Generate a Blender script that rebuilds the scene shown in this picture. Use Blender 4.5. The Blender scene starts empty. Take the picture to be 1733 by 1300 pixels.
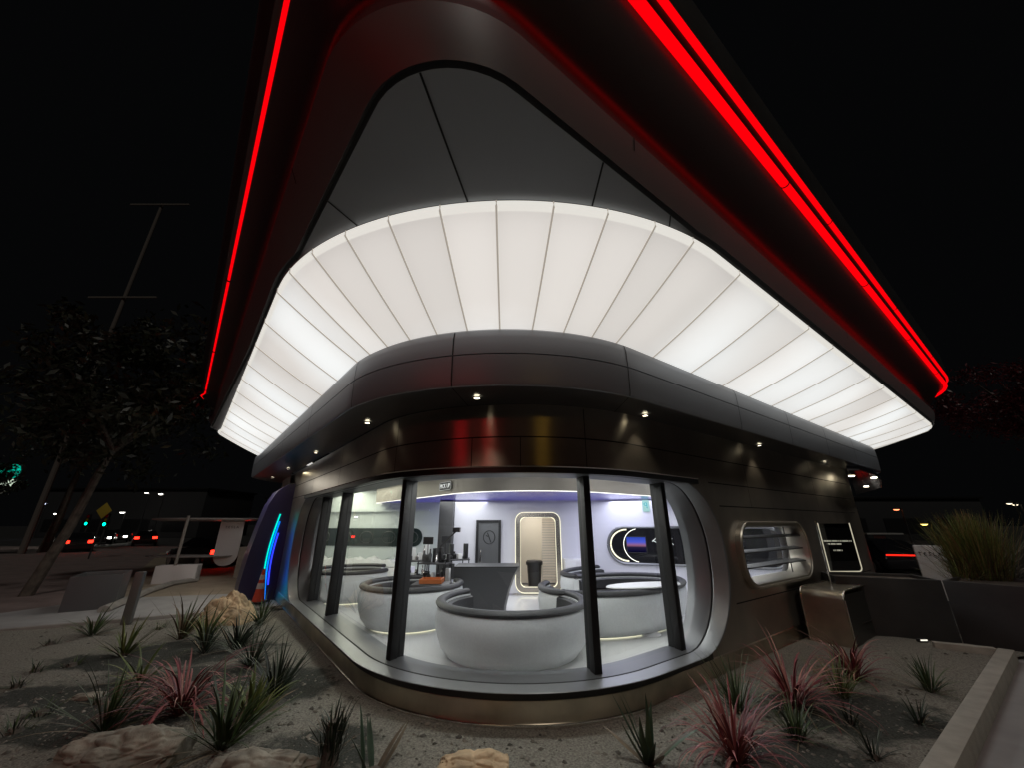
import bpy, bmesh, math, random
from math import sin, cos, tan, pi, radians, sqrt, atan2
from mathutils import Vector, Matrix, noise
random.seed(7)
S = bpy.context.scene
COL = S.collection

# ------------------------------------------------------------------ camera, world, light, exposure
E_H, TILT, FPX = 2.0, 20.0, 650.0
cd = bpy.data.cameras.new('camera'); cam = bpy.data.objects.new('camera', cd); COL.objects.link(cam)
cam.location = (0, 0, E_H); cam.rotation_euler = (radians(90 + TILT), 0, 0)
cd.sensor_fit = 'HORIZONTAL'; cd.sensor_width = 36; cd.lens = 36 * FPX / 1733; cd.clip_start = .05; cd.clip_end = 2000
S.camera = cam
w = bpy.data.worlds.new('World'); S.world = w; w.use_nodes = True
bg = w.node_tree.nodes['Background']; bg.inputs[0].default_value = (.85, .9, 1, 1); bg.inputs[1].default_value = 0.0018
# weak, soft, warm fill from behind the camera, added to brighten the ground
sd = bpy.data.lights.new('sun', 'SUN'); sun = bpy.data.objects.new('sun', sd); COL.objects.link(sun)
sd.energy = .29; sd.angle = radians(5); sd.color = (1, .95, .86)
sun.rotation_euler = (radians(38), radians(14), 0)
S.view_settings.view_transform = 'Standard'; S.view_settings.look = 'None'
S.view_settings.exposure = 0; S.view_settings.gamma = 1

# ------------------------------------------------------------------ helpers
def W(u, v, z=0.): return Vector((.8 * u - .6 * v, .6 * u + .8 * v, z))   # building axes -> world
def at(px, py, z=0.):                                                     # where a sight line meets height z
    a = (px - 866.5) / FPX; b = (650 - py) / FPX; t = radians(TILT)
    d = Vector((a, cos(t) - b * sin(t), sin(t) + b * cos(t)))
    return Vector((0, 0, E_H)) + d * ((z - E_H) / d.z)
def aty(px, py, y):
    a = (px - 866.5) / FPX; b = (650 - py) / FPX; t = radians(TILT)
    d = Vector((a, cos(t) - b * sin(t), sin(t) + b * cos(t)))
    return Vector((0, 0, E_H)) + d * (y / d.y)

def mat(name, col, rough=.5, metal=0., emit=None, es=0., noise_s=None, noise_a=.3, bump=0., bump_s=60., aniso=0., spec=.5, attr=False, coat=0., stretch=None):
    m = bpy.data.materials.new(name); m.use_nodes = True; nt = m.node_tree; N = nt.nodes; L = nt.links
    p = N['Principled BSDF']
    p.inputs['Base Color'].default_value = (*col, 1); p.inputs['Roughness'].default_value = rough; p.inputs['Metallic'].default_value = metal
    p.inputs['Specular IOR Level'].default_value = spec; p.inputs['Coat Weight'].default_value = coat
    if emit: p.inputs['Emission Color'].default_value = (*emit, 1); p.inputs['Emission Strength'].default_value = es
    tc = N.new('ShaderNodeTexCoord'); vec = tc.outputs['Object']
    if stretch:
        mp = N.new('ShaderNodeMapping'); mp.inputs['Scale'].default_value = stretch; L.new(vec, mp.inputs[0]); vec = mp.outputs[0]
    src = None
    if attr:
        a = N.new('ShaderNodeAttribute'); a.attribute_name = 'Col'; src = a.outputs['Color']
    if noise_s:
        n = N.new('ShaderNodeTexNoise'); n.inputs['Scale'].default_value = noise_s; n.inputs['Detail'].default_value = 6; L.new(vec, n.inputs['Vector'])
        mr = N.new('ShaderNodeMapRange'); mr.inputs[1].default_value = .3; mr.inputs[2].default_value = .7; mr.inputs[3].default_value = 1 - noise_a; mr.inputs[4].default_value = 1 + noise_a
        L.new(n.outputs[0], mr.inputs[0])
        mx = N.new('ShaderNodeVectorMath'); mx.operation = 'SCALE'; mx.inputs[0].default_value = col
        if src: L.new(src, mx.inputs[0])
        L.new(mr.outputs[0], mx.inputs['Scale']); src = mx.outputs[0]
    if src: L.new(src, p.inputs['Base Color'])
    if bump:
        n2 = N.new('ShaderNodeTexNoise'); n2.inputs['Scale'].default_value = bump_s; n2.inputs['Detail'].default_value = 5; L.new(vec, n2.inputs['Vector'])
        b = N.new('ShaderNodeBump'); b.inputs['Strength'].default_value = bump; b.inputs['Distance'].default_value = .02
        L.new(n2.outputs[0], b.inputs['Height']); L.new(b.outputs[0], p.inputs['Normal'])
    if aniso:
        p.inputs['Anisotropic'].default_value = aniso; p.inputs['Anisotropic Rotation'].default_value = .25
        t = N.new('ShaderNodeTangent'); t.direction_type = 'RADIAL'; t.axis = 'Z'; L.new(t.outputs[0], p.inputs['Tangent'])
    return m

def emis(name, col, s):
    m = bpy.data.materials.new(name); m.use_nodes = True; nt = m.node_tree; nt.nodes.clear()
    o = nt.nodes.new('ShaderNodeOutputMaterial'); e = nt.nodes.new('ShaderNodeEmission')
    e.inputs[0].default_value = (*col, 1); e.inputs[1].default_value = s; nt.links.new(e.outputs[0], o.inputs[0]); return m

def glass_mat(name, tint=(.9, .95, .95), f=1.0):
    m = bpy.data.materials.new(name); m.use_nodes = True; nt = m.node_tree; nt.nodes.clear(); N = nt.nodes; L = nt.links
    o = N.new('ShaderNodeOutputMaterial'); mx = N.new('ShaderNodeMixShader'); t = N.new('ShaderNodeBsdfTransparent'); g = N.new('ShaderNodeBsdfGlossy')
    t.inputs[0].default_value = (*tint, 1); g.inputs['Roughness'].default_value = .01; g.inputs[0].default_value = (f, f, f, 1)
    fr = N.new('ShaderNodeFresnel'); fr.inputs[0].default_value = 1.65
    L.new(fr.outputs[0], mx.inputs[0]); L.new(t.outputs[0], mx.inputs[1]); L.new(g.outputs[0], mx.inputs[2]); L.new(mx.outputs[0], o.inputs[0]); return m

class MB:
    def __init__(s): s.v = []; s.f = []; s.c = []
    def add(s, vs, fs, col=None):
        o = len(s.v); s.v += [Vector(x) for x in vs]; s.f += [tuple(i + o for i in f) for f in fs]
        s.c += [col or (1, 1, 1)] * len(vs); return s
    def box(s, c, d, rz=0., M=None, col=None):
        x, y, z = d[0] / 2, d[1] / 2, d[2] / 2; vs = []
        for sx in (-1, 1):
            for sy in (-1, 1):
                for sz in (-1, 1): vs.append(Vector((sx * x, sy * y, sz * z)))
        R = M if M is not None else Matrix.Rotation(rz, 3, 'Z'); vs = [R @ p + Vector(c) for p in vs]
        return s.add(vs, [(0, 1, 3, 2), (4, 6, 7, 5), (0, 4, 5, 1), (2, 3, 7, 6), (0, 2, 6, 4), (1, 5, 7, 3)], col)
    def grid(s, rows, close_u=False, close_v=False, col=None):
        n = len(rows[0]); m = len(rows); vs = [p for r in rows for p in r]; fs = []
        for i in range(m if close_v else m - 1):
            for j in range(n if close_u else n - 1):
                a = i * n + j; b = i * n + (j + 1) % n; i2 = (i + 1) % m
                fs.append((a, b, i2 * n + (j + 1) % n, i2 * n + j))
        return s.add(vs, fs, col)
    def tube(s, pts, r, n=8, cap=True, col=None, flat=1.):
        pts = [Vector(p) for p in pts]; rows = []; up = Vector((0, 0, 1))
        for i, p in enumerate(pts):
            d = (pts[min(i + 1, len(pts) - 1)] - pts[max(i - 1, 0)]).normalized()
            a = d.cross(up)
            if a.length < .05: a = Vector((1, 0, 0))
            a.normalize(); b = a.cross(d); rr = r[i] if isinstance(r, (list, tuple)) else r
            rows.append([p + a * cos(2 * pi * k / n) * rr * flat + b * sin(2 * pi * k / n) * rr for k in range(n)])
        o = len(s.v); s.grid(rows, close_u=True, col=col)
        if cap:
            s.f.append(tuple(o + k for k in range(n))[::-1]); s.f.append(tuple(o + (len(pts) - 1) * n + k for k in range(n)))
        return s
    def lathe(s, prof, c=(0, 0, 0), n=24, col=None, sx=1, sy=1):
        rows = [[Vector((c[0] + r * cos(2 * pi * k / n) * sx, c[1] + r * sin(2 * pi * k / n) * sy, c[2] + z)) for k in range(n)] for r, z in prof]
        return s.grid(rows, close_u=True, col=col)
    def prism(s, poly, off, col=None):
        off = Vector(off); n = len(poly); p = [Vector(x) for x in poly]; q = [x + off for x in p]
        return s.add(p + q, [tuple(range(n))[::-1], tuple(range(n, 2 * n))] + [(i, (i + 1) % n, n + (i + 1) % n, n + i) for i in range(n)], col)
    def build(s, name, m, parent=None, smooth=True, bev=0., ang=35, world=True, attr=False):
        me = bpy.data.meshes.new(name); base = parent_base(parent) if (parent and world) else Vector((0, 0, 0))
        me.from_pydata([p - base for p in s.v], [], s.f); me.materials.append(m)
        if attr:
            a = me.color_attributes.new('Col', 'FLOAT_COLOR', 'POINT')
            for i, c in enumerate(s.c): a.data[i].color = (*c, 1)
        bm = bmesh.new(); bm.from_mesh(me)
        if bev > 0: bmesh.ops.remove_doubles(bm, verts=bm.verts, dist=1e-5)
        bmesh.ops.recalc_face_normals(bm, faces=bm.faces)
        if bev > 0:
            es = [e for e in bm.edges if len(e.link_faces) == 2 and e.calc_face_angle() > .6]
            bmesh.ops.bevel(bm, geom=es, offset=bev, segments=2, affect='EDGES', profile=.6, clamp_overlap=True)
        if smooth:
            for f in bm.faces: f.smooth = True
            for e in bm.edges:
                if len(e.link_faces) == 2 and e.calc_face_angle(0) > radians(ang): e.smooth = False
        bm.to_mesh(me); bm.free()
        o = bpy.data.objects.new(name, me); COL.objects.link(o)
        if parent: o.parent = parent
        return o
def parent_base(p):
    b = Vector((0, 0, 0))
    while p: b = b + p.location; p = p.parent
    return b
def tag(o, label, cat, group=None, kind=None):
    if label: o['label'] = label
    if cat: o['category'] = cat
    if group: o['group'] = group
    if kind: o['kind'] = kind
    return o
def thing(name, label, cat, loc=(0, 0, 0), group=None, rz=0.):
    o = bpy.data.objects.new(name, None); COL.objects.link(o); o.location = loc; o.rotation_euler = (0, 0, rz); o.empty_display_size = .2
    return tag(o, label, cat, group)
def struct(o): o['kind'] = 'structure'; return o
def dup(root, loc, rz, label, group=None, scale=None):
    r = root.copy(); COL.objects.link(r); r.location = loc; r.rotation_euler = (0, 0, rz); r['label'] = label
    if group: r['group'] = group
    if scale: r.scale = (scale,) * 3
    def rec(a, b):
        for ch in list(a.children):
            c = ch.copy(); COL.objects.link(c); c.parent = b; rec(ch, c)
    rec(root, r); return r
def text_mb(mb, txt, size, M, col=None, sp=1.):
    c = bpy.data.curves.new('txt', 'FONT'); c.body = txt; c.size = size; c.align_x = 'CENTER'; c.align_y = 'CENTER'; c.space_character = sp; c.resolution_u = 2
    c.extrude = .004
    o = bpy.data.objects.new('txt', c); COL.objects.link(o); me = o.to_mesh()
    mb.add([M @ v.co for v in me.vertices], [tuple(p.vertices) for p in me.polygons], col)
    o.to_mesh_clear(); bpy.data.objects.remove(o); bpy.data.curves.remove(c)

# ------------------------------------------------------------------ materials
M = {}
M['steel'] = mat('brushed dark stainless', (.38, .345, .30), .33, .82, aniso=.8, noise_s=.8, noise_a=.3, bump=.09, bump_s=1.1)
M['plinth'] = mat('brushed base steel', (.52, .46, .37), .36, 1., aniso=.5, noise_s=2, noise_a=.3, bump=.04, bump_s=2)
M['fascia'] = mat('satin grey metal', (.25, .268, .29), .40, .2, noise_s=.5, noise_a=.08)
M['soffit'] = mat('soffit metal', (.10, .10, .105), .38, .6)
M['deck'] = mat('upper soffit panel', (.33, .35, .37), .5, .15, noise_s=.4, noise_a=.1)
M['lip'] = mat('upper lip panel', (.18, .19, .20), .5, .15)
M['gap'] = mat('dark joint', (.006, .006, .006), .8)
M['cove'] = mat('dark glossy cove metal', (.13, .13, .135), .34, .75)
M['frame'] = mat('window frame aluminium', (.28, .29, .30), .4, .6, noise_s=3, noise_a=.06)
M['mull'] = mat('dark mullion', (.007, .007, .008), .5, .0)
M['glass'] = glass_mat('window glass')
M['chrome'] = mat('bright trim', (.75, .72, .68), .18, 1.)
M['red'] = emis('red neon', (1., .0, .003), 1.08)
M['rib'] = mat('panel rib', (.45, .42, .38), .5, .2, emit=(1, .92, .80), es=.30)  # ribs are no lamps; panel light is put into them as a faint glow
M['white'] = mat('white interior wall', (.66, .66, .68), .5)
M['whitegloss'] = mat('white gloss floor', (.74, .74, .73), .16, coat=.5)
M['booth'] = mat('grey booth shell', (.52, .54, .55), .45, noise_s=40, noise_a=.05)
M['cushion'] = mat('charcoal vinyl', (.014, .015, .018), .55)
M['black'] = mat('black', (.012, .012, .013), .4)
M['dgrey'] = mat('dark grey', (.06, .06, .062), .45, .3)
M['led'] = emis('warm led', (1, .90, .68), 1.7)
M['ledb'] = emis('booth led', (1, .93, .66), 1.15)
M['ledw'] = emis('white led', (1, .93, .82), 2.6)
M['down'] = emis('downlight lens', (1, .88, .62), 14)
M['concrete'] = mat('concrete', (.30, .285, .26), .85, noise_s=3, noise_a=.18, bump=.25, bump_s=90)
M['kerb'] = mat('pale kerb concrete', (.40, .38, .33), .85, noise_s=5, noise_a=.15, bump=.3, bump_s=70)
M['planter'] = mat('planter steel', (.05, .05, .05), .5, .4, noise_s=2, noise_a=.2)
M['planter_grey'] = mat('grey planter', (.10, .105, .11), .5, .2)
M['whitepaint'] = mat('white paint', (.7, .7, .7), .4)
M['leaf'] = mat('leaf', (.06, .09, .03), .45, attr=True, noise_s=14, noise_a=.25)
M['bark'] = mat('bark', (.10, .085, .07), .9, noise_s=6, noise_a=.4, bump=.6, bump_s=20)
M['rock'] = mat('tan rock', (.50, .37, .23), .85, noise_s=5, noise_a=.45, bump=.7, bump_s=14)

# panel emission: soft uneven glow of the lamps behind each translucent sheet
def panel_mat(name='backlit translucent panel', s0=.71, s1=.92):
    m = bpy.data.materials.new(name); m.use_nodes = True; nt = m.node_tree; N = nt.nodes; L = nt.links
    p = N['Principled BSDF']; p.inputs['Base Color'].default_value = (.5, .5, .48, 1); p.inputs['Roughness'].default_value = .35
    tc = N.new('ShaderNodeTexCoord'); n = N.new('ShaderNodeTexNoise'); n.inputs['Scale'].default_value = .42; n.inputs['Detail'].default_value = .5
    n2 = N.new('ShaderNodeTexNoise'); n2.inputs['Scale'].default_value = 9; n2.inputs['Detail'].default_value = 6
    L.new(tc.outputs['Object'], n.inputs[0]); L.new(tc.outputs['Object'], n2.inputs[0])
    ad = N.new('ShaderNodeMath'); ad.operation = 'MULTIPLY_ADD'; ad.inputs[1].default_value = .06; L.new(n2.outputs[0], ad.inputs[0]); L.new(n.outputs[0], ad.inputs[2])
    mr = N.new('ShaderNodeMapRange'); mr.inputs[1].default_value = .38; mr.inputs[2].default_value = .70; mr.inputs[3].default_value = s0; mr.inputs[4].default_value = s1
    L.new(ad.outputs[0], mr.inputs[0]); at_ = N.new('ShaderNodeAttribute'); at_.attribute_name = 'Col'; ml = N.new('ShaderNodeMath'); ml.operation = 'MULTIPLY'; L.new(mr.outputs[0], ml.inputs[0]); L.new(at_.outputs['Fac'], ml.inputs[1]); L.new(ml.outputs[0], p.inputs['Emission Strength'])
    r = N.new('ShaderNodeMix'); r.data_type = 'RGBA'; L.new(mr.outputs[0], r.inputs[0])
    mr2 = N.new('ShaderNodeMapRange'); mr2.inputs[1].default_value = s0; mr2.inputs[2].default_value = s1; L.new(mr.outputs[0], mr2.inputs[0]); L.new(mr2.outputs[0], r.inputs[0])
    r.inputs[6].default_value = (1, .955, .90, 1); r.inputs[7].default_value = (.98, 1, .99, 1)
    L.new(r.outputs[2], p.inputs['Emission Color']); return m
M['panel'] = panel_mat()
M['edgestrip'] = mat('panel edge strip', (.5, .5, .46), .4, emit=(1, .97, .90), es=.74)

# ------------------------------------------------------------------ ground
def sheet(name, poly, z, m, sub=1):
    mb = MB(); mb.add([(p[0], p[1], z) for p in poly], [tuple(range(len(poly)))]); o = mb.build(name, m, smooth=False); return struct(o)
asph = mat('asphalt', (.035, .034, .034), .8, noise_s=2, noise_a=.3, bump=.3, bump_s=60)
pave = mat('dusty paving', (.22, .17, .16), .85, noise_s=1.5, noise_a=.2, bump=.2, bump_s=50)
tan_pave = mat('tan paving', (.30, .25, .19), .8, noise_s=2, noise_a=.15, bump=.2, bump_s=50)
walk = mat('pale concrete walk', (.34, .34, .34), .75, noise_s=2, noise_a=.12, bump=.15, bump_s=80)
sheet('road', [(-400, -200), (400, -200), (400, 900), (-400, 900)], -.12, asph)
sheet('sidewalk', [(-60, -20), (-7.2, 7.9), (-9, 12), (-17, 22), (-27, 40), (-60, 40)], -.07, pave)
a = [at(60, 1078), at(300, 1052), at(475, 1036), W(2.2, 13), W(2.2, 14.5), at(400, 1003), at(240, 1015), at(70, 1060)]
sheet('path', [(-10.8, 8.2), (-5.6, 11.1), W(2.2, 12.6), W(2.2, 15.3), at(180, 1012), (-13.2, 8.0)], -.03, walk)
sheet('paving', [W(2.2, 15.31), W(2.2, 30), (-26, 31), at(180, 1012.5)], -.034, tan_pave)
sheet('sidewalk.001', [at(1615, 1300, -.05), at(1733, 1090, -.05), (25, 16), (25, -8), (-4, -8)], -.05, walk)
def sand_mat():
    m = bpy.data.materials.new('decomposed granite'); m.use_nodes = True; nt = m.node_tree; N = nt.nodes; L = nt.links; p = N['Principled BSDF']
    p.inputs['Roughness'].default_value = .95; p.inputs['Specular IOR Level'].default_value = .1
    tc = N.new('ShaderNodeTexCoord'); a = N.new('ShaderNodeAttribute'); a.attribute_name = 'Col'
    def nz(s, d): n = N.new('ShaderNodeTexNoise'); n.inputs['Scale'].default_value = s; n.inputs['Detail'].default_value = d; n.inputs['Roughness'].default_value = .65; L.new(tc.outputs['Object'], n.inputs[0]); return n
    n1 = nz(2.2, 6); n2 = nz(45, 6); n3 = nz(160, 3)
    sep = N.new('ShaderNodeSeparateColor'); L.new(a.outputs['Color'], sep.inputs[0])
    # darker ground patches with ragged edge
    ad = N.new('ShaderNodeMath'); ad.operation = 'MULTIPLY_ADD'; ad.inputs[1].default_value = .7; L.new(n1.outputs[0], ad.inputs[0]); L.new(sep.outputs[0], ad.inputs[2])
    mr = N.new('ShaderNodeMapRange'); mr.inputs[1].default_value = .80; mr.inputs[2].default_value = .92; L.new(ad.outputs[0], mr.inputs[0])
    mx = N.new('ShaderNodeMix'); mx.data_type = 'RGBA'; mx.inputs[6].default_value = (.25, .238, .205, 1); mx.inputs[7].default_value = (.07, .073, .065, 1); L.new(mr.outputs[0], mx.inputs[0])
    r2 = N.new('ShaderNodeMapRange'); r2.inputs[1].default_value = .3; r2.inputs[2].default_value = .7; r2.inputs[3].default_value = .45; r2.inputs[4].default_value = 1.55; L.new(n2.outputs[0], r2.inputs[0])
    sc = N.new('ShaderNodeVectorMath'); sc.operation = 'SCALE'; L.new(mx.outputs[2], sc.inputs[0]); L.new(r2.outputs[0], sc.inputs['Scale']); L.new(sc.outputs[0], p.inputs['Base Color'])
    b = N.new('ShaderNodeBump'); b.inputs['Strength'].default_value = .8; b.inputs['Distance'].default_value = .02
    ad2 = N.new('ShaderNodeMath'); ad2.operation = 'MULTIPLY_ADD'; ad2.inputs[1].default_value = .5; L.new(n3.outputs[0], ad2.inputs[0]); L.new(n2.outputs[0], ad2.inputs[2]); L.new(ad2.outputs[0], b.inputs['Height']); L.new(b.outputs[0], p.inputs['Normal']); return m
K0, K1 = at(1553, 1300, .12), at(1688, 1097, .12)
def kx(y): return K0.x + (K1.x - K0.x) * (y - K0.y) / (K1.y - K0.y)
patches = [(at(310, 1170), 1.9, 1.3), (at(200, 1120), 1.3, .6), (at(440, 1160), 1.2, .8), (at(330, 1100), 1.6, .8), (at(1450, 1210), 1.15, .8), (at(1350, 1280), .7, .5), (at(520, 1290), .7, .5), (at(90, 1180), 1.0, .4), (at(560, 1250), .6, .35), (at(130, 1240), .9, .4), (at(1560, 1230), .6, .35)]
def sand_h(x, y):
    return .035 * noise.noise(Vector((x * .7, y * .7, 3))) + .014 * noise.noise(Vector((x * 3, y * 3, 1)))
def sand():
    mb = MB(); nx, ny = 150, 110; vs = []; cs = []
    for j in range(ny + 1):
        t = j / ny
        for i in range(nx + 1):
            s_ = i / nx; y = -1.5 + 13.5 * t
            xl = -13 + max(0, (y - 8)) * 2.2 if y < 11.2 else -5.7
            xl = min(xl, -5.7) if y > 11 else min(-13 + max(0, y - 7.6) * 2.35, -5.6)
            xr = kx(y) + .05 if y < K1.y else 8.6
            x = xl + (xr - xl) * s_
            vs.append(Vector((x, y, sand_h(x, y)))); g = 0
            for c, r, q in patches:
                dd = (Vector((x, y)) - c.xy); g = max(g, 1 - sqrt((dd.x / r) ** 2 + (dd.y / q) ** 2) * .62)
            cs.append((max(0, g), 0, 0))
    fs = [(j * (nx + 1) + i, j * (nx + 1) + i + 1, (j + 1) * (nx + 1) + i + 1, (j + 1) * (nx + 1) + i) for j in range(ny) for i in range(nx)]
    mb.v = vs; mb.f = fs; mb.c = cs
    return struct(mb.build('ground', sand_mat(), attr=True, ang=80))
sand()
def pebbles():
    random.seed(5); mb = MB()
    for i in range(5200):
        if random.random() < .6: x, y = random.uniform(-6, 5), random.uniform(3.9, 6.5)
        else: x, y = random.uniform(-10, 8), random.uniform(4, 11)
        if y < K1.y and x > kx(y): continue
        u_, v_ = .8 * x + .6 * y, -.6 * x + .8 * y
        if u_ > 1.95 and v_ > 3.3 and (u_ > 4.7 or v_ > 6.1 or (u_ - 4.75) ** 2 + (v_ - 6.15) ** 2 < 7.9): continue
        if y > 8.4 and x < -5.6 - (11.2 - y) * 1.72: continue
        r = random.choice([.006, .008, .011, .011, .016, .024]) * random.uniform(.7, 1.3); z = sand_h(x, y) + r * .15; g = random.uniform(.06, .26); c = (g * 1.05, g * .97, g * .82)
        a_ = random.uniform(0, 6); R_ = Matrix.Rotation(a_, 3, 'Z'); vs = [Vector((x, y, z)) + R_ @ Vector((p[0] * r * 1.3, p[1] * r, p[2] * r * .7)) for p in ((1, 0, 0), (.3, .9, -.1), (-.9, .5, .1), (-.8, -.6, 0), (.4, -.9, .1), (.15, .1, 1), (0, 0, -.8))]
        mb.add(vs, [(0, 1, 5), (1, 2, 5), (2, 3, 5), (3, 4, 5), (4, 0, 5)], c)
    o = mb.build('gravel', mat('pebbles', (.3, .3, .3), .9, attr=True), smooth=False, attr=True); tag(o, 'loose pebbles scattered over the sandy beds', 'gravel', kind='stuff')
pebbles()
# kerbs of the bed
k = thing('kerb', 'low pale concrete kerb wall edging the right-hand planting bed', 'kerb', (K0.x, K0.y, 0))
o0, o1 = at(1615, 1300, .12), at(1717, 1101, .12); d0 = (K0 - K1); 
mb = MB(); p0 = K0 + d0 * 1.2; q0 = o0 + (o0 - o1) * 1.2
mb.prism([(p0.x, p0.y, -.1), (q0.x, q0.y, -.1), (o1.x, o1.y, -.1), (K1.x, K1.y, -.1)], (0, 0, .22)); mb.build('kerb_wall', M['kerb'], k, bev=.012)
e0 = at(1580, 1086, .12); mb = MB()
dr = (K1 - e0).normalized(); nn = Vector((-dr.y, dr.x, 0)) * .14
mb.prism([e0 - Vector((0, 0, .22)), K1 - Vector((0, 0, .22)) - dr * .002, K1 - dr * .002 + nn - Vector((0, 0, .22)), e0 + nn - Vector((0, 0, .22))], (0, 0, .20)); mb.build('kerb_wall', M['kerb'], k, bev=.01)
mb = MB(); A, B = Vector((-10.4, 8.55, 0)), Vector((-5.6, 11.2, 0)); n_ = Vector((-(B - A).y, (B - A).x, 0)).normalized() * .12
mb.prism([A + Vector((0, 0, -.08)), B + Vector((0, 0, -.08)), B + n_ + Vector((0, 0, -.08)), A + n_ + Vector((0, 0, -.08))], (0, 0, .12))
tag(mb.build('kerb', M['concrete'], bev=.01), 'flat dark concrete kerb between the left planting bed and the path', 'kerb')

# ------------------------------------------------------------------ building
bld = thing('diner_building', 'rounded two-storey steel diner with glowing white canopy band and red neon rim', 'building', W(12, 12))
NL, NN, NR, NC, NB = 22, 80, 26, 12, 4
def rnd(u0, v0, r, U, V, kk=0., z=0., rf=2.5, off=0., ctr=None):
    """closed plan ring, near corner rounded with r; kk slants the left side"""
    u0 -= off; v0 -= off; r = max(.05, r + off); U += off; V += off; rf = rf + off
    uc, vc = u0 + r, v0 + r; cu, cv = ctr or (uc, vc)
    P = []
    def lu(v): return u0 - kk * v
    if ctr is None: ctrp = None
    dense = []
    for i in range(60): v = cv + (vc - cv) * i / 59. if ctr else vc; dense.append((lu(v), v)) if (ctr or i == 0) else None
    for i in range(1, 160): a_ = pi + (pi / 2) * i / 160.; v = vc + r * sin(a_); dense.append((uc + r * cos(a_) - kk * v, v))
    if ctr:
        for i in range(60): dense.append((uc + (cu - uc) * i / 59., v0))
    else: dense.append((uc, v0))
    vtop = V - rf
    for i in range(NB): t = i / NB; P.append((U - rf + (lu(V) + rf - U + rf) * t, V))            # back, right to left
    for i in range(NC): a_ = pi / 2 + (pi / 2) * i / NC; P.append((lu(V) + rf + rf * cos(a_), vtop + rf * sin(a_)))
    sv = dense[0][1]
    for i in range(NL): t = i / NL; v = vtop + (sv - vtop) * t; P.append((lu(v), v))
    angs = [atan2(q[1] - cv, q[0] - cu) % (2 * pi) for q in dense]; a0, a1 = angs[0], angs[-1]
    for i in range(NN):
        ta = a0 + (a1 - a0) * i / NN; j = 0
        while j < len(angs) - 2 and angs[j + 1] < ta: j += 1
        dd = angs[j + 1] - angs[j]; f = 0 if abs(dd) < 1e-9 else min(1, max(0, (ta - angs[j]) / dd))
        P.append((dense[j][0] + (dense[j + 1][0] - dense[j][0]) * f, dense[j][1] + (dense[j + 1][1] - dense[j][1]) * f))
    su = dense[-1][0]
    for i in range(NR): t = i / NR; P.append((su + (U - rf - su) * t, v0))
    for i in range(NC): a_ = -pi / 2 + (pi / 2) * i / NC; P.append((U - rf + rf * cos(a_), v0 + rf + rf * sin(a_)))
    for i in range(NB): t = i / NB; P.append((U, v0 + rf + (V - rf - v0 - rf) * t))
    # far back right corner
    for i in range(NC): a_ = (pi / 2) * i / NC; P.append((U - rf + rf * cos(a_), V - rf + rf * sin(a_)))
    return [W(p[0], p[1], z) for p in P]
def loft(name, rings, m, parent=bld, ang=35, **k_):
    mb = MB(); mb.grid(rings, close_u=True); return mb.build(name, m, parent, ang=ang, **k_)
CW = dict(u0=2.0, v0=3.4, r=2.75, U=17.4, V=17.0, kk=.006)
CF = dict(u0=1.43, v0=2.78, r=2.85, U=18.4, V=18.4, kk=.028)
CE = dict(u0=1.36, v0=2.84, r=2.75, U=18.3, V=18.3, kk=.025)
CN = (4.25, 5.56)
CB = dict(u0=.33, v0=1.56, r=4.0, U=21.1, V=19.4, kk=.035, rf=3.0)
CL = dict(u0=.12, v0=1.43, r=1.14, U=21.5, V=19.8, kk=.042, rf=3.0, ctr=CN)
def R(c, z, off=0.): return rnd(z=z, off=off, **c)
i_left0 = NB + NC; i_nose = i_left0 + NL; i_right = i_nose + NN; i_fr = i_right + NR; NT = i_fr + NC + NB + NC

# eave soffit, fascia
mid = R(CE, 3.5)
loft('eave_soffit', [R(CW, 3.53, .0), R(CF, 3.5, -.02)], M['soffit'])
loft('fascia_panel', [R(CF, 3.5, -.02), R(CF, 3.506, .0), R(CF, 3.56, .012), R(CF, 3.895, .02)], M['fascia'])
loft('joint', [R(CF, 3.893, -.01), R(CF, 3.93, -.01)], M['gap'])
loft('fascia_cap', [R(CF, 3.905, -.01), R(CF, 3.908, .02), R(CF, 4.13, .015), R(CF, 4.22, -.01), R(CF, 4.27, -.07), R(CF, 4.275, -.16), R(CF, 4.2, -.2), R(CF, 4.0, -.22)], M['fascia'], ang=60)
def seam_on(rA, rB, idx, parent=bld, wd=.012, out=.006, m=None, name='joint'):
    for i in idx:
        mb = MB(); a_, b_ = rA[i % NT], rB[i % NT]; t = (rA[(i + 1) % NT] - rA[(i - 1) % NT]).normalized(); n_ = t.cross(b_ - a_).normalized(); 
        if n_.xy.dot((a_ - W(12, 12)).xy) < 0 and abs(n_.z) < .9: n_ = -n_
        if abs(n_.z) >= .9 and n_.z > 0: n_ = -n_
        mb.add([a_ - t * wd + n_ * out, a_ + t * wd + n_ * out, b_ + t * wd + n_ * out, b_ - t * wd + n_ * out], [(0, 1, 2, 3)])
        mb.build(name, m or M['gap'], parent, smooth=False)
fs_idx = [i_nose + 4, i_nose + 34, i_nose + 74, i_right + 6, i_right + 11, i_right + 16, i_right + 21, i_nose - 5, i_nose - 11]
seam_on(R(CF, 3.56, .012), R(CF, 3.895, .02), fs_idx, wd=.007); seam_on(R(CF, 3.506, 0), R(CF, 3.56, .012), fs_idx, wd=.007); seam_on(R(CF, 3.908, .02), R(CF, 4.13, .015), fs_idx, wd=.007); seam_on(R(CF, 4.13, .015), R(CF, 4.22, -.01), fs_idx, wd=.007)
seam_on(R(CW, 3.53), R(CF, 3.5, -.02), [i_nose + 34, i_nose + 74, i_right + 11, i_nose - 5], wd=.006)

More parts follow.
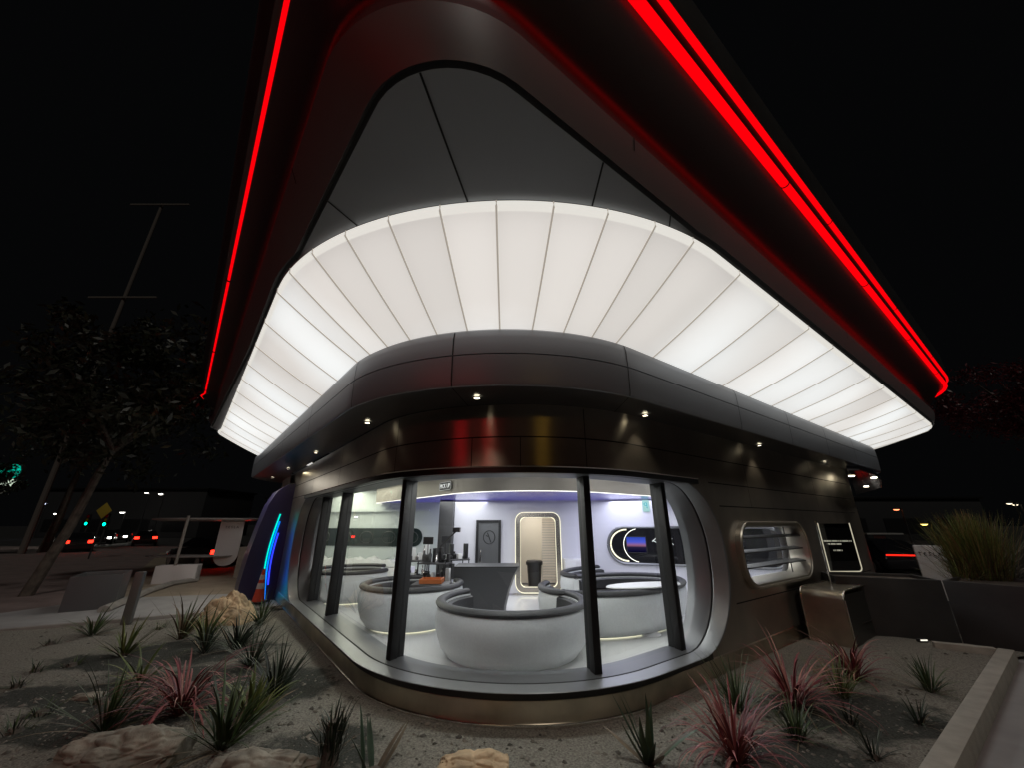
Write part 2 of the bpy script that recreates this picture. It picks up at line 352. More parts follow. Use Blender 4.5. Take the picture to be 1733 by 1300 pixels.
# luminous band: one sheet per panel, ribs between
inner = R(CF, 4.25, -.11); outer = R(CB, 5.0, 0.); lipo = R(CB, 5.06, .0)
def lerpring(Rg, x):
    i = int(math.floor(x)); f = x - i; return Rg[i % NT].lerp(Rg[(i + 1) % NT], f)
cuts = []
nlp = 10
cuts += [NB + NC * t / 3 for t in range(3)]
cuts += [i_left0 + NL * t / nlp for t in range(nlp)]
cuts += [i_nose + NN * (t) / 11 for t in range(11)]
cuts += [i_right + .9] + [i_right + .9 + (NR - .9) * t / 11 for t in range(1, 11)]
cuts += [i_fr + NC * t / 4 for t in range(5)]
def band_pt(x, f):
    a_, b_ = lerpring(inner, x), lerpring(outer, x); p = a_.lerp(b_, f); p.z -= .025 * sin(pi * f); return p     # slight belly
random.seed(21)
for c0, c1 in zip(cuts[:-1], cuts[1:]):
    kb = random.uniform(.93, 1.06); n = max(8, int((c1 - c0) * 1.2) + 1); mb = MB(); d = .012 * (c1 - c0)
    mb.grid([[band_pt(c0 + (c1 - c0) * i / n, f / 12 * .962) for i in range(n + 1)] for f in range(13)])
    mb.c = [(kb * (1 - .10 * abs(2 * i / n - 1) ** 4) * (1 - .12 * abs(2 * f / 12 - 1) ** 5),) * 3 for f in range(13) for i in range(n + 1)]; mb.build('light_panel', M['panel'], bld, attr=True)
mb = MB(); N_ = 150; x0, x1 = cuts[0], cuts[-1]
mb.grid([[band_pt(x0 + (x1 - x0) * i / N_, .962) for i in range(N_ + 1)], [lerpring(outer, x0 + (x1 - x0) * i / N_) for i in range(N_ + 1)], [lerpring(lipo, x0 + (x1 - x0) * i / N_) for i in range(N_ + 1)]])
mb.build('edge_strip', M['edgestrip'], bld)
for c in cuts:
    mb = MB(); pts = [band_pt(c, f / 8 * .96) - Vector((0, 0, .006)) for f in range(9)] + [lerpring(outer, c) - Vector((0, 0, .004)), lerpring(lipo, c)]
    mb.tube(pts, .0115, 6); mb.build('rib', M['rib'], bld)

# upper deck: soffit, groove, lip, cove, rim
def groove(z, dv=0., nose=True):
    g = rnd(u0=.545, v0=1.575, r=.76, U=21.13, V=19.43, kk=.0625, z=z, rf=3.0, ctr=CN, off=dv); o = R(CB, z, .012 + dv); out = []
    for i in range(NT):
        if i_left0 <= i < i_nose or i_nose <= i < i_right:
            a_, b_ = g[i], o[i]; c_ = W(*CN, z); out.append(a_ if (a_ - c_).length > (b_ - c_).length + .0 else b_)
        else: out.append(o[i])
    # left straight: keep outside the band
    for i in range(i_left0, i_nose):
        a_, b_ = g[i], o[i]; ua = .8 * a_.x + .6 * a_.y; ub = .8 * b_.x + .6 * b_.y; out[i] = b_ if ub < ua else a_
    return out
g0 = groove(5.10); 
loft('upper_soffit', [R(CB, 5.065, .004), g0], M['deck'])
seam_on(R(CB, 5.065, .004), g0, [i_nose + 10, i_nose + 24, i_nose + 40, i_nose + 56, i_nose + 68], wd=.009, out=.006)
loft('recess', [g0, groove(5.14, .0), groove(5.17, .02), groove(5.16, .045), groove(5.09, .06)], mat('recess', (.13, .135, .14), .6))
gl = groove(5.09, .06); L0 = R(CL, 5.5)
def mixr(a_, b_, f, dz=0): return [p.lerp(q, f) + Vector((0, 0, dz)) for p, q in zip(a_, b_)]
loft('lip', [gl, mixr(gl, L0, .35, -.03), mixr(gl, L0, .75, -.04), L0], M['lip'], ang=60)
loft('cove', [R(CL, 5.503, -.004), R(CL, 5.515, -.02), R(CL, 5.74, -.02), R(CL, 5.84, .0), R(CL, 5.92, .06), R(CL, 6.36, .385), R(CL, 6.37, .46)], M['cove'], ang=70)
loft('rim', [R(CL, 6.36, .46), R(CL, 6.40, .50), R(CL, 6.62, .58), R(CL, 6.9, .62), R(CL, 7.3, .62), R(CL, 7.3, .4)], M['planter'])
seam_on(L0, mixr(gl, L0, .75, -.04), [i_nose + 60, i_nose + 20, i_right + 9, i_right + 18], wd=.008, out=.004)
mb = MB(); top = R(CL, 7.25, .5); mb.add(top, [tuple(range(NT))]); mb.build('roof', M['gap'], bld, smooth=False)
# neon tubes
def tube_ring(c, z, off, i0, i1, r, name, m, flat=1.3):
    rg = R(c, z, off); mb = MB(); pts = [rg[i % NT] for i in range(i0, i1 + 1)]; mb.tube(pts, r, 8, flat=flat); return mb.build(name, m, bld)
tube_ring(CL, 6.33, .37, i_left0 - 3, i_nose + 36, .020, 'neon_tube', M['red'])
tube_ring(CL, 6.33, .475, i_nose + 48, i_fr + 8, .038, 'neon_tube', M['red'])
tube_ring(CL, 6.55, .56, i_nose + 32, i_fr + 6, .042, 'neon_tube', M['red'], 1)
def tube_mid():
    a_, b_ = R(CL, 6.33, .37), R(CL, 6.33, .475); n = 12; pts = [a_[(i_nose + 36 + i) % NT].lerp(b_[(i_nose + 36 + i) % NT], i / n) for i in range(n + 1)]
    mb = MB(); mb.tube(pts, [.020 + .018 * i / n for i in range(n + 1)], 8, flat=1.3); mb.build('neon_tube', M['red'], bld)
tube_mid()
for c_, z_, o_, ids in ((CL, 6.33, .37, [i_left0 + 1, i_left0 + 9, i_left0 + 17]), (CL, 6.33, .475, [i_right + 2, i_right + 9, i_right + 16, i_right + 23]), (CL, 6.55, .555, [i_right + 5, i_right + 13, i_right + 21])):
    rg = R(c_, z_, o_)
    for i in ids:
        p_ = rg[i]; d_ = (rg[i + 1] - rg[i - 1]).normalized(); mb = MB(); mb.tube([p_ - d_ * .008, p_ + d_ * .008], .044, 10, flat=1.25); mb.tube([p_, p_ + Vector((0, 0, .09))], .012, 6); mb.build('tube_clip', M['black'], bld)

# downlights in the eave
def downlight(u, v, z=3.5, power=12., spot=True, r=.038):
    p = W(u, v, z); mb = MB(); mb.lathe([(r + .018, -.004), (r + .018, -.012), (r, -.014), (r, -.002)], p, 16); f = mb.build('downlight', M['dgrey'], bld)
    mb = MB(); mb.lathe([(0.0001, -.006), (r, -.006)], p, 16); mb.build('lens', M['down'], f)
    if spot:
        l = bpy.data.lights.new('spot', 'SPOT'); l.energy = power; l.spot_size = radians(85); l.spot_blend = .6; l.color = (1, .85, .62); l.shadow_soft_size = .03
        o = bpy.data.objects.new('spot', l); COL.objects.link(o); o.location = Vector((0, 0, -.03)) + p - parent_base(f); o.parent = f
for (u, v) in [(2.42, 3.97), (1.72, 6.1), (1.66, 9.56), (1.6, 13), (4.85, 3.2), (8.7, 3.2), (12.6, 3.2), (16.2, 3.2), (1.55, 16.0)]: downlight(u, v)

pz_ = 3.28; pts = [at(x, y, pz_) for x, y in ((1434, 797), (1456, 797), (1480, 804), (1493, 815), (1492, 826), (1474, 832), (1449, 838))]
mb = MB(); mb.prism(pts, (0, 0, .14)); mb.build('soffit_lobe', mat('polished awning', (.42, .42, .46), .18, 1.), bld, bev=.03)  # made-up lobe standing in for the far soffit's reflection of the band
for x, y in ((1441, 806), (1466, 824), (1479, 809)):
    p = at(x, y, pz_); mb = MB(); mb.lathe([(.001, -.012), (.07, -.012), (.075, .0)], p, 12); mb.build('downlight', M['down'], bld)
# ------------------------------------------------------------------ lower wall with window openings
AR = 2.75 * pi / 2
def wp(s, d=0., z=0.):
    if s < 0: u, v, nu, nv = 2.0, 6.15 - s, 1, 0
    elif s > AR: u, v, nu, nv = 4.75 + s - AR, 3.4, 0, 1
    else: a_ = pi + s / 2.75; u = 4.75 + 2.75 * cos(a_); v = 6.15 + 2.75 * sin(a_); nu, nv = -cos(a_), -sin(a_)
    return W(u + nu * d, v + nv * d, z)
WIN1 = (-5.85, AR + 2.0, .31, 2.63, 1.08); WIN2 = (AR + 2.62, AR + 5.62, 1.0, 1.98, .40)
def span(win, s, ins=0., fz=1.):
    s0, s1, z0, z1, r = win; s0 += ins; s1 -= ins; z0 += ins * fz; z1 -= ins * (fz if fz == 1. else .10); r = max(.05, r - ins * .5); zm = (z0 + z1) / 2
    if s <= s0 or s >= s1: return zm, zm
    e = min(s - s0, s1 - s)
    if e < r: h = sqrt(max(0, r * r - (r - e) ** 2)); return z0 + r - h if z0 + r - h < zm else zm, max(zm, z1 - r + h)
    return z0, z1
def cols(s0, s1, wins, ins=0.):
    xs = set()
    n = int((s1 - s0) / .22)
    for i in range(n + 1): xs.add(round(s0 + (s1 - s0) * i / n, 4))
    for w_ in wins:
        a_, b_, r = w_[0] + ins, w_[1] - ins, w_[4]
        for i in range(17): t = r * (1 - cos(pi / 2 * i / 16)); xs.add(round(a_ + t, 4)); xs.add(round(b_ - t, 4))
        xs.add(round(a_ - .001, 4)); xs.add(round(b_ + .001, 4))
    return sorted(x for x in xs if s0 <= x <= s1)
def wall_mesh(s0, s1, zb, zt, d, wins, ins=0., fz=1., zsplit=None):
    mb = MB(); xs = cols(s0, s1, wins, ins)
    def sp(x):
        for w_ in wins:
            if w_[0] - .2 <= x <= w_[1] + .2: return span(w_, x, ins, fz)
        return (1.49, 1.49)
    lo = [sp(x)[0] for x in xs]; hi = [sp(x)[1] for x in xs]
    lo = [max(zb, q) for q in lo]
    mb.grid([[wp(x, d, zb) for x in xs], [wp(x, d, l) for x, l in zip(xs, lo)]])
    mb.grid([[wp(x, d, h) for x, h in zip(xs, hi)], [wp(x, d, zt) for x in xs]])
    return mb
SE = AR + 10.1
wall_mesh(-10.9, SE, .0, 3.53, 0., [WIN1, WIN2]).build('wall', M['steel'], bld)
wall_mesh(-10.9, SE, .15, 3.05, .42, [WIN1, WIN2], .05, .4).build('inner_wall', M['white'], bld)
# rest of the shell round the back
mb = MB(); cc = [W(2.0, 17.05), W(17.4, 17.05), W(17.4, 6.2)] 
ring_ = [p.copy() for p in R(CW, 0)]; idx = list(range(i_fr - 3, NT)) + list(range(0, i_left0 + 1))
mb.grid([[ring_[i] for i in idx], [ring_[i] + Vector((0, 0, 3.53)) for i in idx]]); mb.build('wall', M['steel'], bld)
# thin joints in the cladding: horizontal and vertical grooves
def hj(z, s0, s1, wd=.009, d=-.003):
    n = max(2, int((s1 - s0) / .15)); mb = MB(); mb.grid([[wp(s0 + (s1 - s0) * i / n, d, z - wd) for i in range(n + 1)], [wp(s0 + (s1 - s0) * i / n, d, z + wd) for i in range(n + 1)]]); mb.build('joint', M['gap'], bld, smooth=False)
hj(3.08, -10.8, SE); hj(2.72, -10.8, WIN1[0]); hj(2.66, AR + 2, SE); hj(2.28, AR + 2.25, SE); hj(.80, AR + 2.25, SE)
hj(.115, -10.8, SE)
def vj(s, z0, z1, wd=.005): mb = MB(); mb.add([wp(s - wd, -.003, z0), wp(s + wd, -.003, z0), wp(s + wd, -.003, z1), wp(s - wd, -.003, z1)], [(0, 1, 2, 3)]); mb.build('joint', M['gap'], bld, smooth=False)
for s in (.55, 1.9, 2.55, 3.45, -2.4, -5): vj(s, 2.66, 3.08)
for s in (.55, 3.45, -2.4): vj(s, 3.08, 3.5)
for s in (AR + 3.5, AR + 7.2): vj(s, 2.28, 3.5)
for s in (AR + 4.7, AR + 8.5): vj(s, 0.12, .8)
for s in (.35, 3.35, AR + .95, AR + 4.4, -3): vj(s, .02, .28)
# plinth (brown-grey kick panels), base trim
mb = MB(); xs = [-10.8 + (SE + 10.8) * i / 140 for i in range(141)]
mb.grid([[wp(x, d, z) for x in xs] for d, z in [(-.012, .012), (-.012, .215), (.0, .23)]]); mb.build('kick_panel', M['plinth'], bld)
mb = MB(); mb.grid([[wp(x, d, z) for x in xs] for d, z in [(-.03, -.05), (-.035, .0), (-.03, .018), (-.005, .022)]]); mb.build('base_trim', M['chrome'], bld)

def sweep_frame(win, prof, m, name, parent, fz=1., n=14):
    s0, s1, z0, z1, r = win; loop = []
    for cx, cz, a0 in ((s1 - r, z0 + r, -90), (s1 - r, z1 - r, 0), (s0 + r, z1 - r, 90), (s0 + r, z0 + r, 180)):
        for i in range(n + 1): a_ = radians(a0 + 90 * i / n); loop.append((cx + r * cos(a_), cz + r * sin(a_), cos(a_), sin(a_)))
    full = []
    for i, q in enumerate(loop):
        nx_ = loop[(i + 1) % len(loop)]; full.append(q); L_ = abs(nx_[0] - q[0])
        if L_ > .3:
            k_ = int(L_ / .14)
            for j in range(1, k_): f = j / k_; full.append(tuple(q[t] + (nx_[t] - q[t]) * f for t in range(4)))
    mb = MB(); rows = []
    for off, d in prof:
        rows.append([wp(s - off * a_, d, z - off * b_ * (fz if b_ < 0 or fz == 1. else .10 + (fz - .10) * (1 - b_))) for s, z, a_, b_ in full])
    mb.grid(rows, close_u=True); return mb.build(name, m, parent, ang=30)
FZ = .13
win = thing_w = MB()
wroot = sweep_frame(WIN1, [(-.03, .01), (-.035, -.07), (-.02, -.095), (.03, -.09), (.15, .085), (.15, .10)], M['frame'], 'window', bld, FZ)
sweep_frame(WIN1, [(.145, .10), (.135, .115), (.145, .125)], M['gap'], 'seal', wroot, FZ)
M['frame2'] = mat('inner frame', (.17, .175, .185), .42, .6)
sweep_frame(WIN1, [(.145, .125), (.165, .125), (.28, .30), (.30, .44)], M['frame2'], 'inner_frame', wroot, FZ)
mb = MB()
def gl_cols(win_, ins, d, fz):
    xs = cols(win_[0] + ins, win_[1] - ins, [win_], ins); mb = MB()
    sp = [span(win_, x, ins, fz) for x in xs]
    mb.grid([[wp(x, d, a_[0]) for x, a_ in zip(xs, sp)], [wp(x, d, a_[1]) for x, a_ in zip(xs, sp)]]); return mb
gl_cols(WIN1, .285, .33, FZ).build('glass', M['glass'], wroot, smooth=True, ang=80)
for s in (.52, 3.55, AR + .95, -2.75, -4.55):
    lo, hi = span(WIN1, s, .2, FZ); mb = MB(); wd = .055
    for dw, d0_, d1_ in ((wd, .20, .31), (wd * .62, .31, .42)):
        mb.add([wp(s - dw, d0_, lo - .03), wp(s + dw, d0_, lo - .03), wp(s + dw, d1_, lo - .03), wp(s - dw, d1_, lo - .03), wp(s - dw, d0_, hi + .03), wp(s + dw, d0_, hi + .03), wp(s + dw, d1_, hi + .03), wp(s - dw, d1_, hi + .03)], [(0, 1, 2, 3), (4, 5, 6, 7), (0, 1, 5, 4), (1, 2, 6, 5), (2, 3, 7, 6), (3, 0, 4, 7)])
    mb.build('mullion', M['mull'], wroot, bev=.006)
# bright thin trim above and black strips painted as shade
mb = MB(); n = 90; xs = [WIN1[0] + .5 + (WIN1[1] - WIN1[0] - 1.0) * i / n for i in range(n + 1)]
mb.grid([[wp(x, d, z) for x in xs] for d, z in [(-.003, 2.675), (-.10, 2.672), (-.105, 2.685), (-.003, 2.70)]]); mb.build('trim', M['chrome'], wroot)
mb = MB(); mb.grid([[wp(x, d, z) for x in xs] for d, z in [(-.099, 2.668), (-.101, 2.60), (-.02, 2.595)]]); mb.build('header_shade', M['black'], wroot)  # black strip stands in for the shade on the frame's top
mb = MB(); xs = [WIN1[0] + .7 + (WIN1[1] - WIN1[0] - 1.4) * i / n for i in range(n + 1)]
mb.grid([[wp(x, d, z) for x in xs] for d, z in [(-.016, .222), (-.016, .305)]]); mb.build('shadow_gap', M['black'], wroot)  # flat black strip painted for the shade under the sill
# second, louvred window
w2 = sweep_frame(WIN2, [(-.05, .0), (-.055, -.09), (-.04, -.11), (-.012, -.11), (-.005, -.09), (.0, -.09), (.02, -.085), (.045, .02), (.06, .30)], mat('louvre frame', (.45, .42, .36), .35, .8), 'window', bld, 1.)
w2['label'] = 'small rounded window with louvres'
gl_cols(WIN2, .03, .22, 1.).build('glass', M['glass'], w2, ang=80)
for z in (1.26, 1.50, 1.74):
    mb = MB(); xa, xb = WIN2[0] + .10, WIN2[1] - .10
    mb.add([wp(xa, -.02, z), wp(xb, -.02, z), wp(xb, .14, z + .03), wp(xa, .14, z + .03), wp(xa, -.02, z + .02), wp(xb, -.02, z + .02), wp(xb, .14, z + .05), wp(xa, .14, z + .05)], [(0, 1, 2, 3), (4, 5, 6, 7), (0, 1, 5, 4), (1, 2, 6, 5), (2, 3, 7, 6), (3, 0, 4, 7)])
    mb.build('louvre', M['dgrey'], w2, smooth=False)
for s in (WIN2[0] + .42, WIN2[1] - .42):
    lo, hi = span(WIN2, s, .04); mb = MB(); mb.tube([wp(s, .16, lo), wp(s, .16, hi)], .012, 6); mb.build('mullion', M['mull'], w2)

# ------------------------------------------------------------------ interior
FL = .20
inn = [wp(-8 + (8 + SE - 1) * i / 60, .40, FL) for i in range(61)]
mb = MB(); mb.add(inn + [W(16, 16, FL), W(2.4, 16, FL)], [tuple(range(63))]); struct(mb.build('floor', M['whitegloss'], smooth=False))
mb = MB(); mb.add([p + Vector((0, 0, 3.06 - FL)) for p in inn] + [W(16, 16, 3.06), W(2.4, 16, 3.06)], [tuple(range(63))]); struct(mb.build('ceiling', M['white'], smooth=False))
lav = mat('white panelling', (.60, .60, .66), .3, coat=.3)
# dropped ceiling ring with a lit rim
dz = 2.60
disc = thing('ceiling_ring', 'rounded dropped ceiling with bronze side band and lit rim over the dining room', 'ceiling', W(7, 9, dz))
CD = dict(u0=4.1, v0=5.45, r=2.2, U=10.3, V=13.0, kk=0., rf=.6)
def RD(z, off=0): return rnd(z=z, off=off, **CD)
bronze = mat('bronze grey band', (.27, .245, .22), .45, .3)
loft('side_band', [RD(dz, 0.), RD(dz + .46, .03)], bronze, disc)
loft('led_strip', [RD(dz - .002, -.002), RD(dz - .012, -.008), RD(dz - .012, -.028), RD(dz - .002, -.03)], M['ledw'], disc)
mb = MB(); mb.add(RD(dz + .02, -.03), [tuple(range(NT))]); mb.build('ceiling_panel', mat('blue-lit ceiling', (.06, .06, .13), .2, emit=(.10, .06, .75), es=.2, noise_s=2.5, bump=.3, bump_s=6), disc, smooth=False)  # blue light put into the panel's own colour and glow
# sign on the band
sp_ = thing('pick_up_sign', 'small PICK UP sign plate on the bronze ceiling band', 'sign', aty(755, 825, 1) * 0)
ps = aty(755, 825, 8.0); mbp = MB()
di = W(1, 0).normalized(); 
# point on left/nose of the side band nearest that sight line
best = None
for i, p in enumerate(RD(dz + .16, .03)):
    a_ = (p - Vector((0, 0, E_H))); r_ = aty(755, 825, 8) - Vector((0, 0, E_H)); c_ = a_.cross(r_).length / r_.length
    if p.y < 9 and (best is None or c_ < best[0]): best = (c_, i, p)
rg = RD(dz + .17, .035); i = best[1]; tdir = (rg[(i + 1) % NT] - rg[(i - 1) % NT]).normalized(); nd = Vector((tdir.y, -tdir.x, 0)); p = rg[i] + nd * .012
Mx = Matrix.Translation(p) @ Matrix((tdir, Vector((0, 0, 1)), nd)).transposed().to_4x4()
sp_.location = p
poly = [Mx @ Vector((cx + .06 * cos(radians(a0 + k_ * 15)), cy + .06 * sin(radians(a0 + k_ * 15)), 0)) for cx, cy, a0 in ((.21, -.025, -90), (.21, .025, 0), (-.21, .025, 90), (-.21, -.025, 180)) for k_ in range(7)]
mb = MB(); mb.prism(poly, -nd * .01); mb.build('plate', M['black'], sp_)
mb = MB(); mb.tube(poly + [poly[0]], .005, 5); mb.build('border', mat('sign edge', (.6, .6, .6), .4, emit=(1, 1, 1), es=.2), sp_)
mb = MB(); text_mb(mb, 'PICK UP', .13, Mx @ Matrix.Translation((0, 0, .003))); mb.build('lettering', mat('sign letters', (.8, .8, .8), .4, emit=(1, 1, 1), es=.35), sp_, smooth=False)

# rear walls
YB = 11.6
iw = thing('partition_wall', 'white rear wall with a steel door and a lit rounded portal', 'wall', (0, YB, FL))
PX0, PX1, PZ0, PZ1 = aty(876, 900, YB).x, aty(944, 900, YB).x, FL + .12, aty(900, 872, YB).z
XL = aty(768, 900, YB).x
mb = MB()
mb.box(((XL + PX0) / 2, YB + .1, 1.65), (PX0 - XL, .2, 2.82)); mb.box(((PX0 + PX1) / 2, YB + .1, (PZ1 + 3.06) / 2), (PX1 - PX0 - .004, .2, 3.06 - PZ1)); mb.box(((PX0 + PX1) / 2, YB + .1, (FL + PZ0) / 2), (PX1 - PX0 - .004, .2, PZ0 - FL))
mb.box(((PX1 + 2.1) / 2, YB + .1, 1.65), (2.1 - PX1, .2, 2.82)); mb.build('panel', lav, iw, smooth=False)
pr = MB(); c = [(PX0, PZ0), (PX1, PZ0), (PX1, PZ1), (PX0, PZ1)]
def rrect(x0, x1, z0, z1, r, n=6): return [(cx + r * cos(radians(a0 + 90 * k_ / n)), cz + r * sin(radians(a0 + 90 * k_ / n))) for cx, cz, a0 in ((x1 - r, z0 + r, -90), (x1 - r, z1 - r, 0), (x0 + r, z1 - r, 90), (x0 + r, z0 + r, 180)) for k_ in range(n + 1)]
def rframe(mb, x0, x1, z0, z1, r, y0, y1, wd):
    a_, b_ = rrect(x0, x1, z0, z1, r), rrect(x0 + wd, x1 - wd, z0 + wd, z1 - wd, max(.02, r - wd))
    rows = [[(x, y0, z) for x, z in a_], [(x, y0, z) for x, z in b_], [(x, y1, z) for x, z in b_], [(x, y1, z) for x, z in a_]]
    mb.grid([[Vector(p) for p in r_] for r_ in rows], close_u=True, close_v=True)
mb = MB(); rframe(mb, PX0 - .05, PX1 + .05, PZ0 - .05, PZ1 + .05, .22, YB - .10, YB + .3, .12); mb.build('portal_frame', mat('portal steel', (.5, .46, .4), .25, .9), iw)
mb = MB(); rframe(mb, PX0 - .07, PX1 + .07, PZ0 - .07, PZ1 + .07, .24, YB - .115, YB - .09, .016); rframe(mb, PX0 + .06, PX1 - .06, PZ0 + .06, PZ1 - .06, .16, YB - .07, YB - .04, .018); mb.build('led_strip', M['led'], iw)
al = mat('alcove wall', (.5, .48, .43), .5)
mb = MB(); mb.box(((PX0 + PX1) / 2, YB + 1.9, 1.65), (1.6, .1, 2.82)); mb.box((PX0 - .12, YB + 1.1, 1.65), (.08, 1.55, 2.82)); mb.box((PX1 + .14, YB + 1.1, 1.65), (.08, 1.55, 2.82)); mb.build('alcove', al, iw, smooth=False)
bl = thing('window_blind', 'white slatted blind on the right inside the lit portal', 'blind', (PX1 - .22, YB + .5, FL + .2)); mb = MB()
for i in range(26): mb.box((PX1 - .2, YB + .55, FL + .25 + i * .07), (.42, .03, .045))
mb.build('slats', mat('blind slats', (.75, .68, .58), .4), bl, smooth=False)
b = thing('waste_bin', 'black waste bin standing inside the lit portal', 'bin', (aty(905, 990, YB + .3).x, YB + .35, FL + .12)); X = b.location
mb = MB(); mb.lathe([(.001, .0), (.17, 0), (.21, .6), (.20, .6), (.16, .02)], X, 20); mb.build('body', M['black'], b)
mb = MB(); mb.lathe([(.235, .58), (.24, .66), (.2, .70), (.001, .71)], X, 20); mb.build('lid', M['black'], b)
# portal floor light
# steel door
d = thing('steel_door', 'brushed steel door with a round emblem, left of the lit portal', 'door', (aty(828, 960, YB).x, YB - .02, FL)); dx0, dx1 = aty(806, 900, YB).x, aty(848, 900, YB).x; dzt = aty(828, 881, YB).z
mb = MB(); mb.box(((dx0 + dx1) / 2, YB - .02, (FL + dzt) / 2), (dx1 - dx0 - .14, .05, dzt - FL - .1)); mb.build('door_leaf', mat('door steel', (.2, .205, .215), .35, .8), d, smooth=False)
mb = MB(); mb.box((dx0 + .035, YB - .04, (FL + dzt) / 2), (.07, .1, dzt - FL)); mb.box((dx1 - .035, YB - .04, (FL + dzt) / 2), (.07, .1, dzt - FL)); mb.box(((dx0 + dx1) / 2, YB - .04, dzt - .035), (dx1 - dx0 - .145, .1, .07)); mb.build('door_frame', M['black'], d, smooth=False)
cxd, czd = (dx0 + dx1) / 2 + .02, FL + (dzt - FL) * .76
ringp = [Vector((cxd + .16 * cos(t * pi / 16), YB - .055, czd + .17 * sin(t * pi / 16))) for t in range(33)]
mb = MB(); mb.tube(ringp, .014, 6); mb.tube([(cxd - .09, YB - .056, czd + .05), (cxd - .03, YB - .056, czd + .02)], .012, 6); mb.tube([(cxd - .05, YB - .056, czd + .12), (cxd + .05, YB - .056, czd - .13)], .014, 6); mb.build('emblem', M['black'], d)
mb = MB(); mb.box((dx0 + .14, YB - .06, FL + .95), (.035, .03, .3)); mb.build('handle', M['chrome'], d, bev=.005)
# dark column
cx0, cx1 = aty(744, 900, YB).x, aty(768, 900, YB).x
mb = MB(); mb.box(((cx0 + cx1) / 2 - .01, YB + .05, 1.65), (cx1 - cx0, .5, 2.82)); tag(mb.build('column', M['dgrey'], bev=.03), 'dark grey column at the left end of the white rear wall', 'column')
# right wall with oval display
RW0, RW1 = Vector((2.1, YB, 0)), W(11.2, 3.8)
rd = (RW1 - RW0).normalized(); rn = Vector((rd.y, -rd.x, 0)); RL = (RW1 - RW0).length
rw = thing('partition_wall', 'white right-hand interior wall with a long oval display niche', 'wall', RW0)
mb = MB(); mb.prism([RW0 + Vector((0, 0, FL)), RW1 + Vector((0, 0, FL)), RW1 - rn * .2 + Vector((0, 0, FL)), RW0 - rn * .2 + Vector((0, 0, FL))], (0, 0, 2.81)); mb.build('panel', lav, rw, smooth=False)
def onrw(px, py):
    a_ = (px - 866.5) / FPX; b_ = (650 - py) / FPX; t = radians(TILT); dd = Vector((a_, cos(t) - b_ * sin(t), sin(t) + b_ * cos(t))); o_ = Vector((0, 0, E_H))
    q = o_ + dd * ((RW0 - o_).dot(rn) / dd.dot(rn)); return (q - RW0).dot(rd), q.z
def rwp(s, z, o_=0.): q = RW0 + rd * s + rn * o_; return Vector((q.x, q.y, z))
s0, zt = onrw(1032, 900); zt = onrw(1100, 893)[1]; zb = onrw(1100, 956)[1]; s0 = onrw(1030, 925)[0]; s1 = RL - .15; rr = (zt - zb) / 2 * .98
ol = rrect(s0, s1, zb, zt, rr, 10)
mb = MB(); mb.prism([rwp(s, z, .004) for s, z in ol], rn * .02); mb.build('display_panel', mat('black gloss', (.01, .01, .012), .08), rw, smooth=False)
mb = MB(); mb.tube([rwp(s, z, .03) for s, z in ol + [ol[0]]], .035, 6); mb.build('niche_frame', M['frame2'], rw)
left_arc = [q for q in ol if q[0] < s0 + rr * 1.02]
mb = MB(); mb.tube([rwp(s + .07, (z - (zb + zt) / 2) * .86 + (zb + zt) / 2, .035) for s, z in left_arc], .02, 6); mb.build('led_strip', M['led'], rw)
s2 = onrw(1056, 925)[0]; mb = MB(); mb.tube([rwp(s2 + rr * .93 * (1 - cos(a_ * pi / 20)), (zb + zt) / 2 + rr * .92 * sin(a_ * pi / 20), .03) for a_ in range(-9, 10)], .008, 5); mb.build('led_strip', M['ledw'], rw)
sa, sb = onrw(1061, 920)[0], onrw(1093, 920)[0]; za, zb_ = onrw(1080, 927)[1], onrw(1080, 910)[1]
scm = bpy.data.materials.new('sunset screen'); scm.use_nodes = True; nt = scm.node_tree; nt.nodes.clear(); o = nt.nodes.new('ShaderNodeOutputMaterial'); e = nt.nodes.new('ShaderNodeEmission'); a_ = nt.nodes.new('ShaderNodeAttribute'); a_.attribute_name = 'Col'
nt.links.new(a_.outputs[0], e.inputs[0]); e.inputs[1].default_value = 1.; nt.links.new(e.outputs[0], o.inputs[0])
scr = thing('display_screen', 'small screen showing a blue and violet sunset in the oval niche', 'screen', rwp((sa + sb) / 2, za))
mb = MB(); zc = [za - .12, za, za + .05, (za + zb_) / 2, zb_]; cl = [(.0, .0, .02), (.02, .015, .05), (.35, .14, .25), (.09, .12, .7), (.03, .07, .5)]
for i in range(4): mb.v += [rwp(sa, zc[i], .03), rwp(sb, zc[i], .03), rwp(sb, zc[i + 1], .03), rwp(sa, zc[i + 1], .03)]; mb.c += [cl[i], cl[i], cl[i + 1], cl[i + 1]]; mb.f.append((4 * i, 4 * i + 1, 4 * i + 2, 4 * i + 3))
mb.build('screen', scm, scr, smooth=False, attr=True)
mb = MB(); mb.prism([rwp(sa - .02, za - .14, .024), rwp(sb + .02, za - .14, .024), rwp(sb + .02, zb_ + .02, .024), rwp(sa - .02, zb_ + .02, .024)], rn * .004); mb.build('bezel', M['black'], scr, smooth=False)
gm = emis('white neon', (1, 1, 1), 1.0)
ng = thing('neon_sign', 'thin white zigzag neon strokes on the black oval display', 'sign', rwp(onrw(1110, 915)[0], onrw(1110, 915)[1]))
for pts in ([(1104, 917), (1112, 910), (1115, 921), (1106, 916)], [(1119, 908), (1115, 921), (1122, 912)], [(1133, 915), (1138, 912), (1134, 916), (1140, 923)]):
    mb = MB(); mb.tube([rwp(*onrw(*q), .05) for q in pts], .012, 5); mb.build('tube', gm, ng)
s9, z9 = onrw(1093, 857); n9 = thing('number_sign', 'small backlit teal and white tile sign high on the right interior wall', 'sign', rwp(s9, z9))
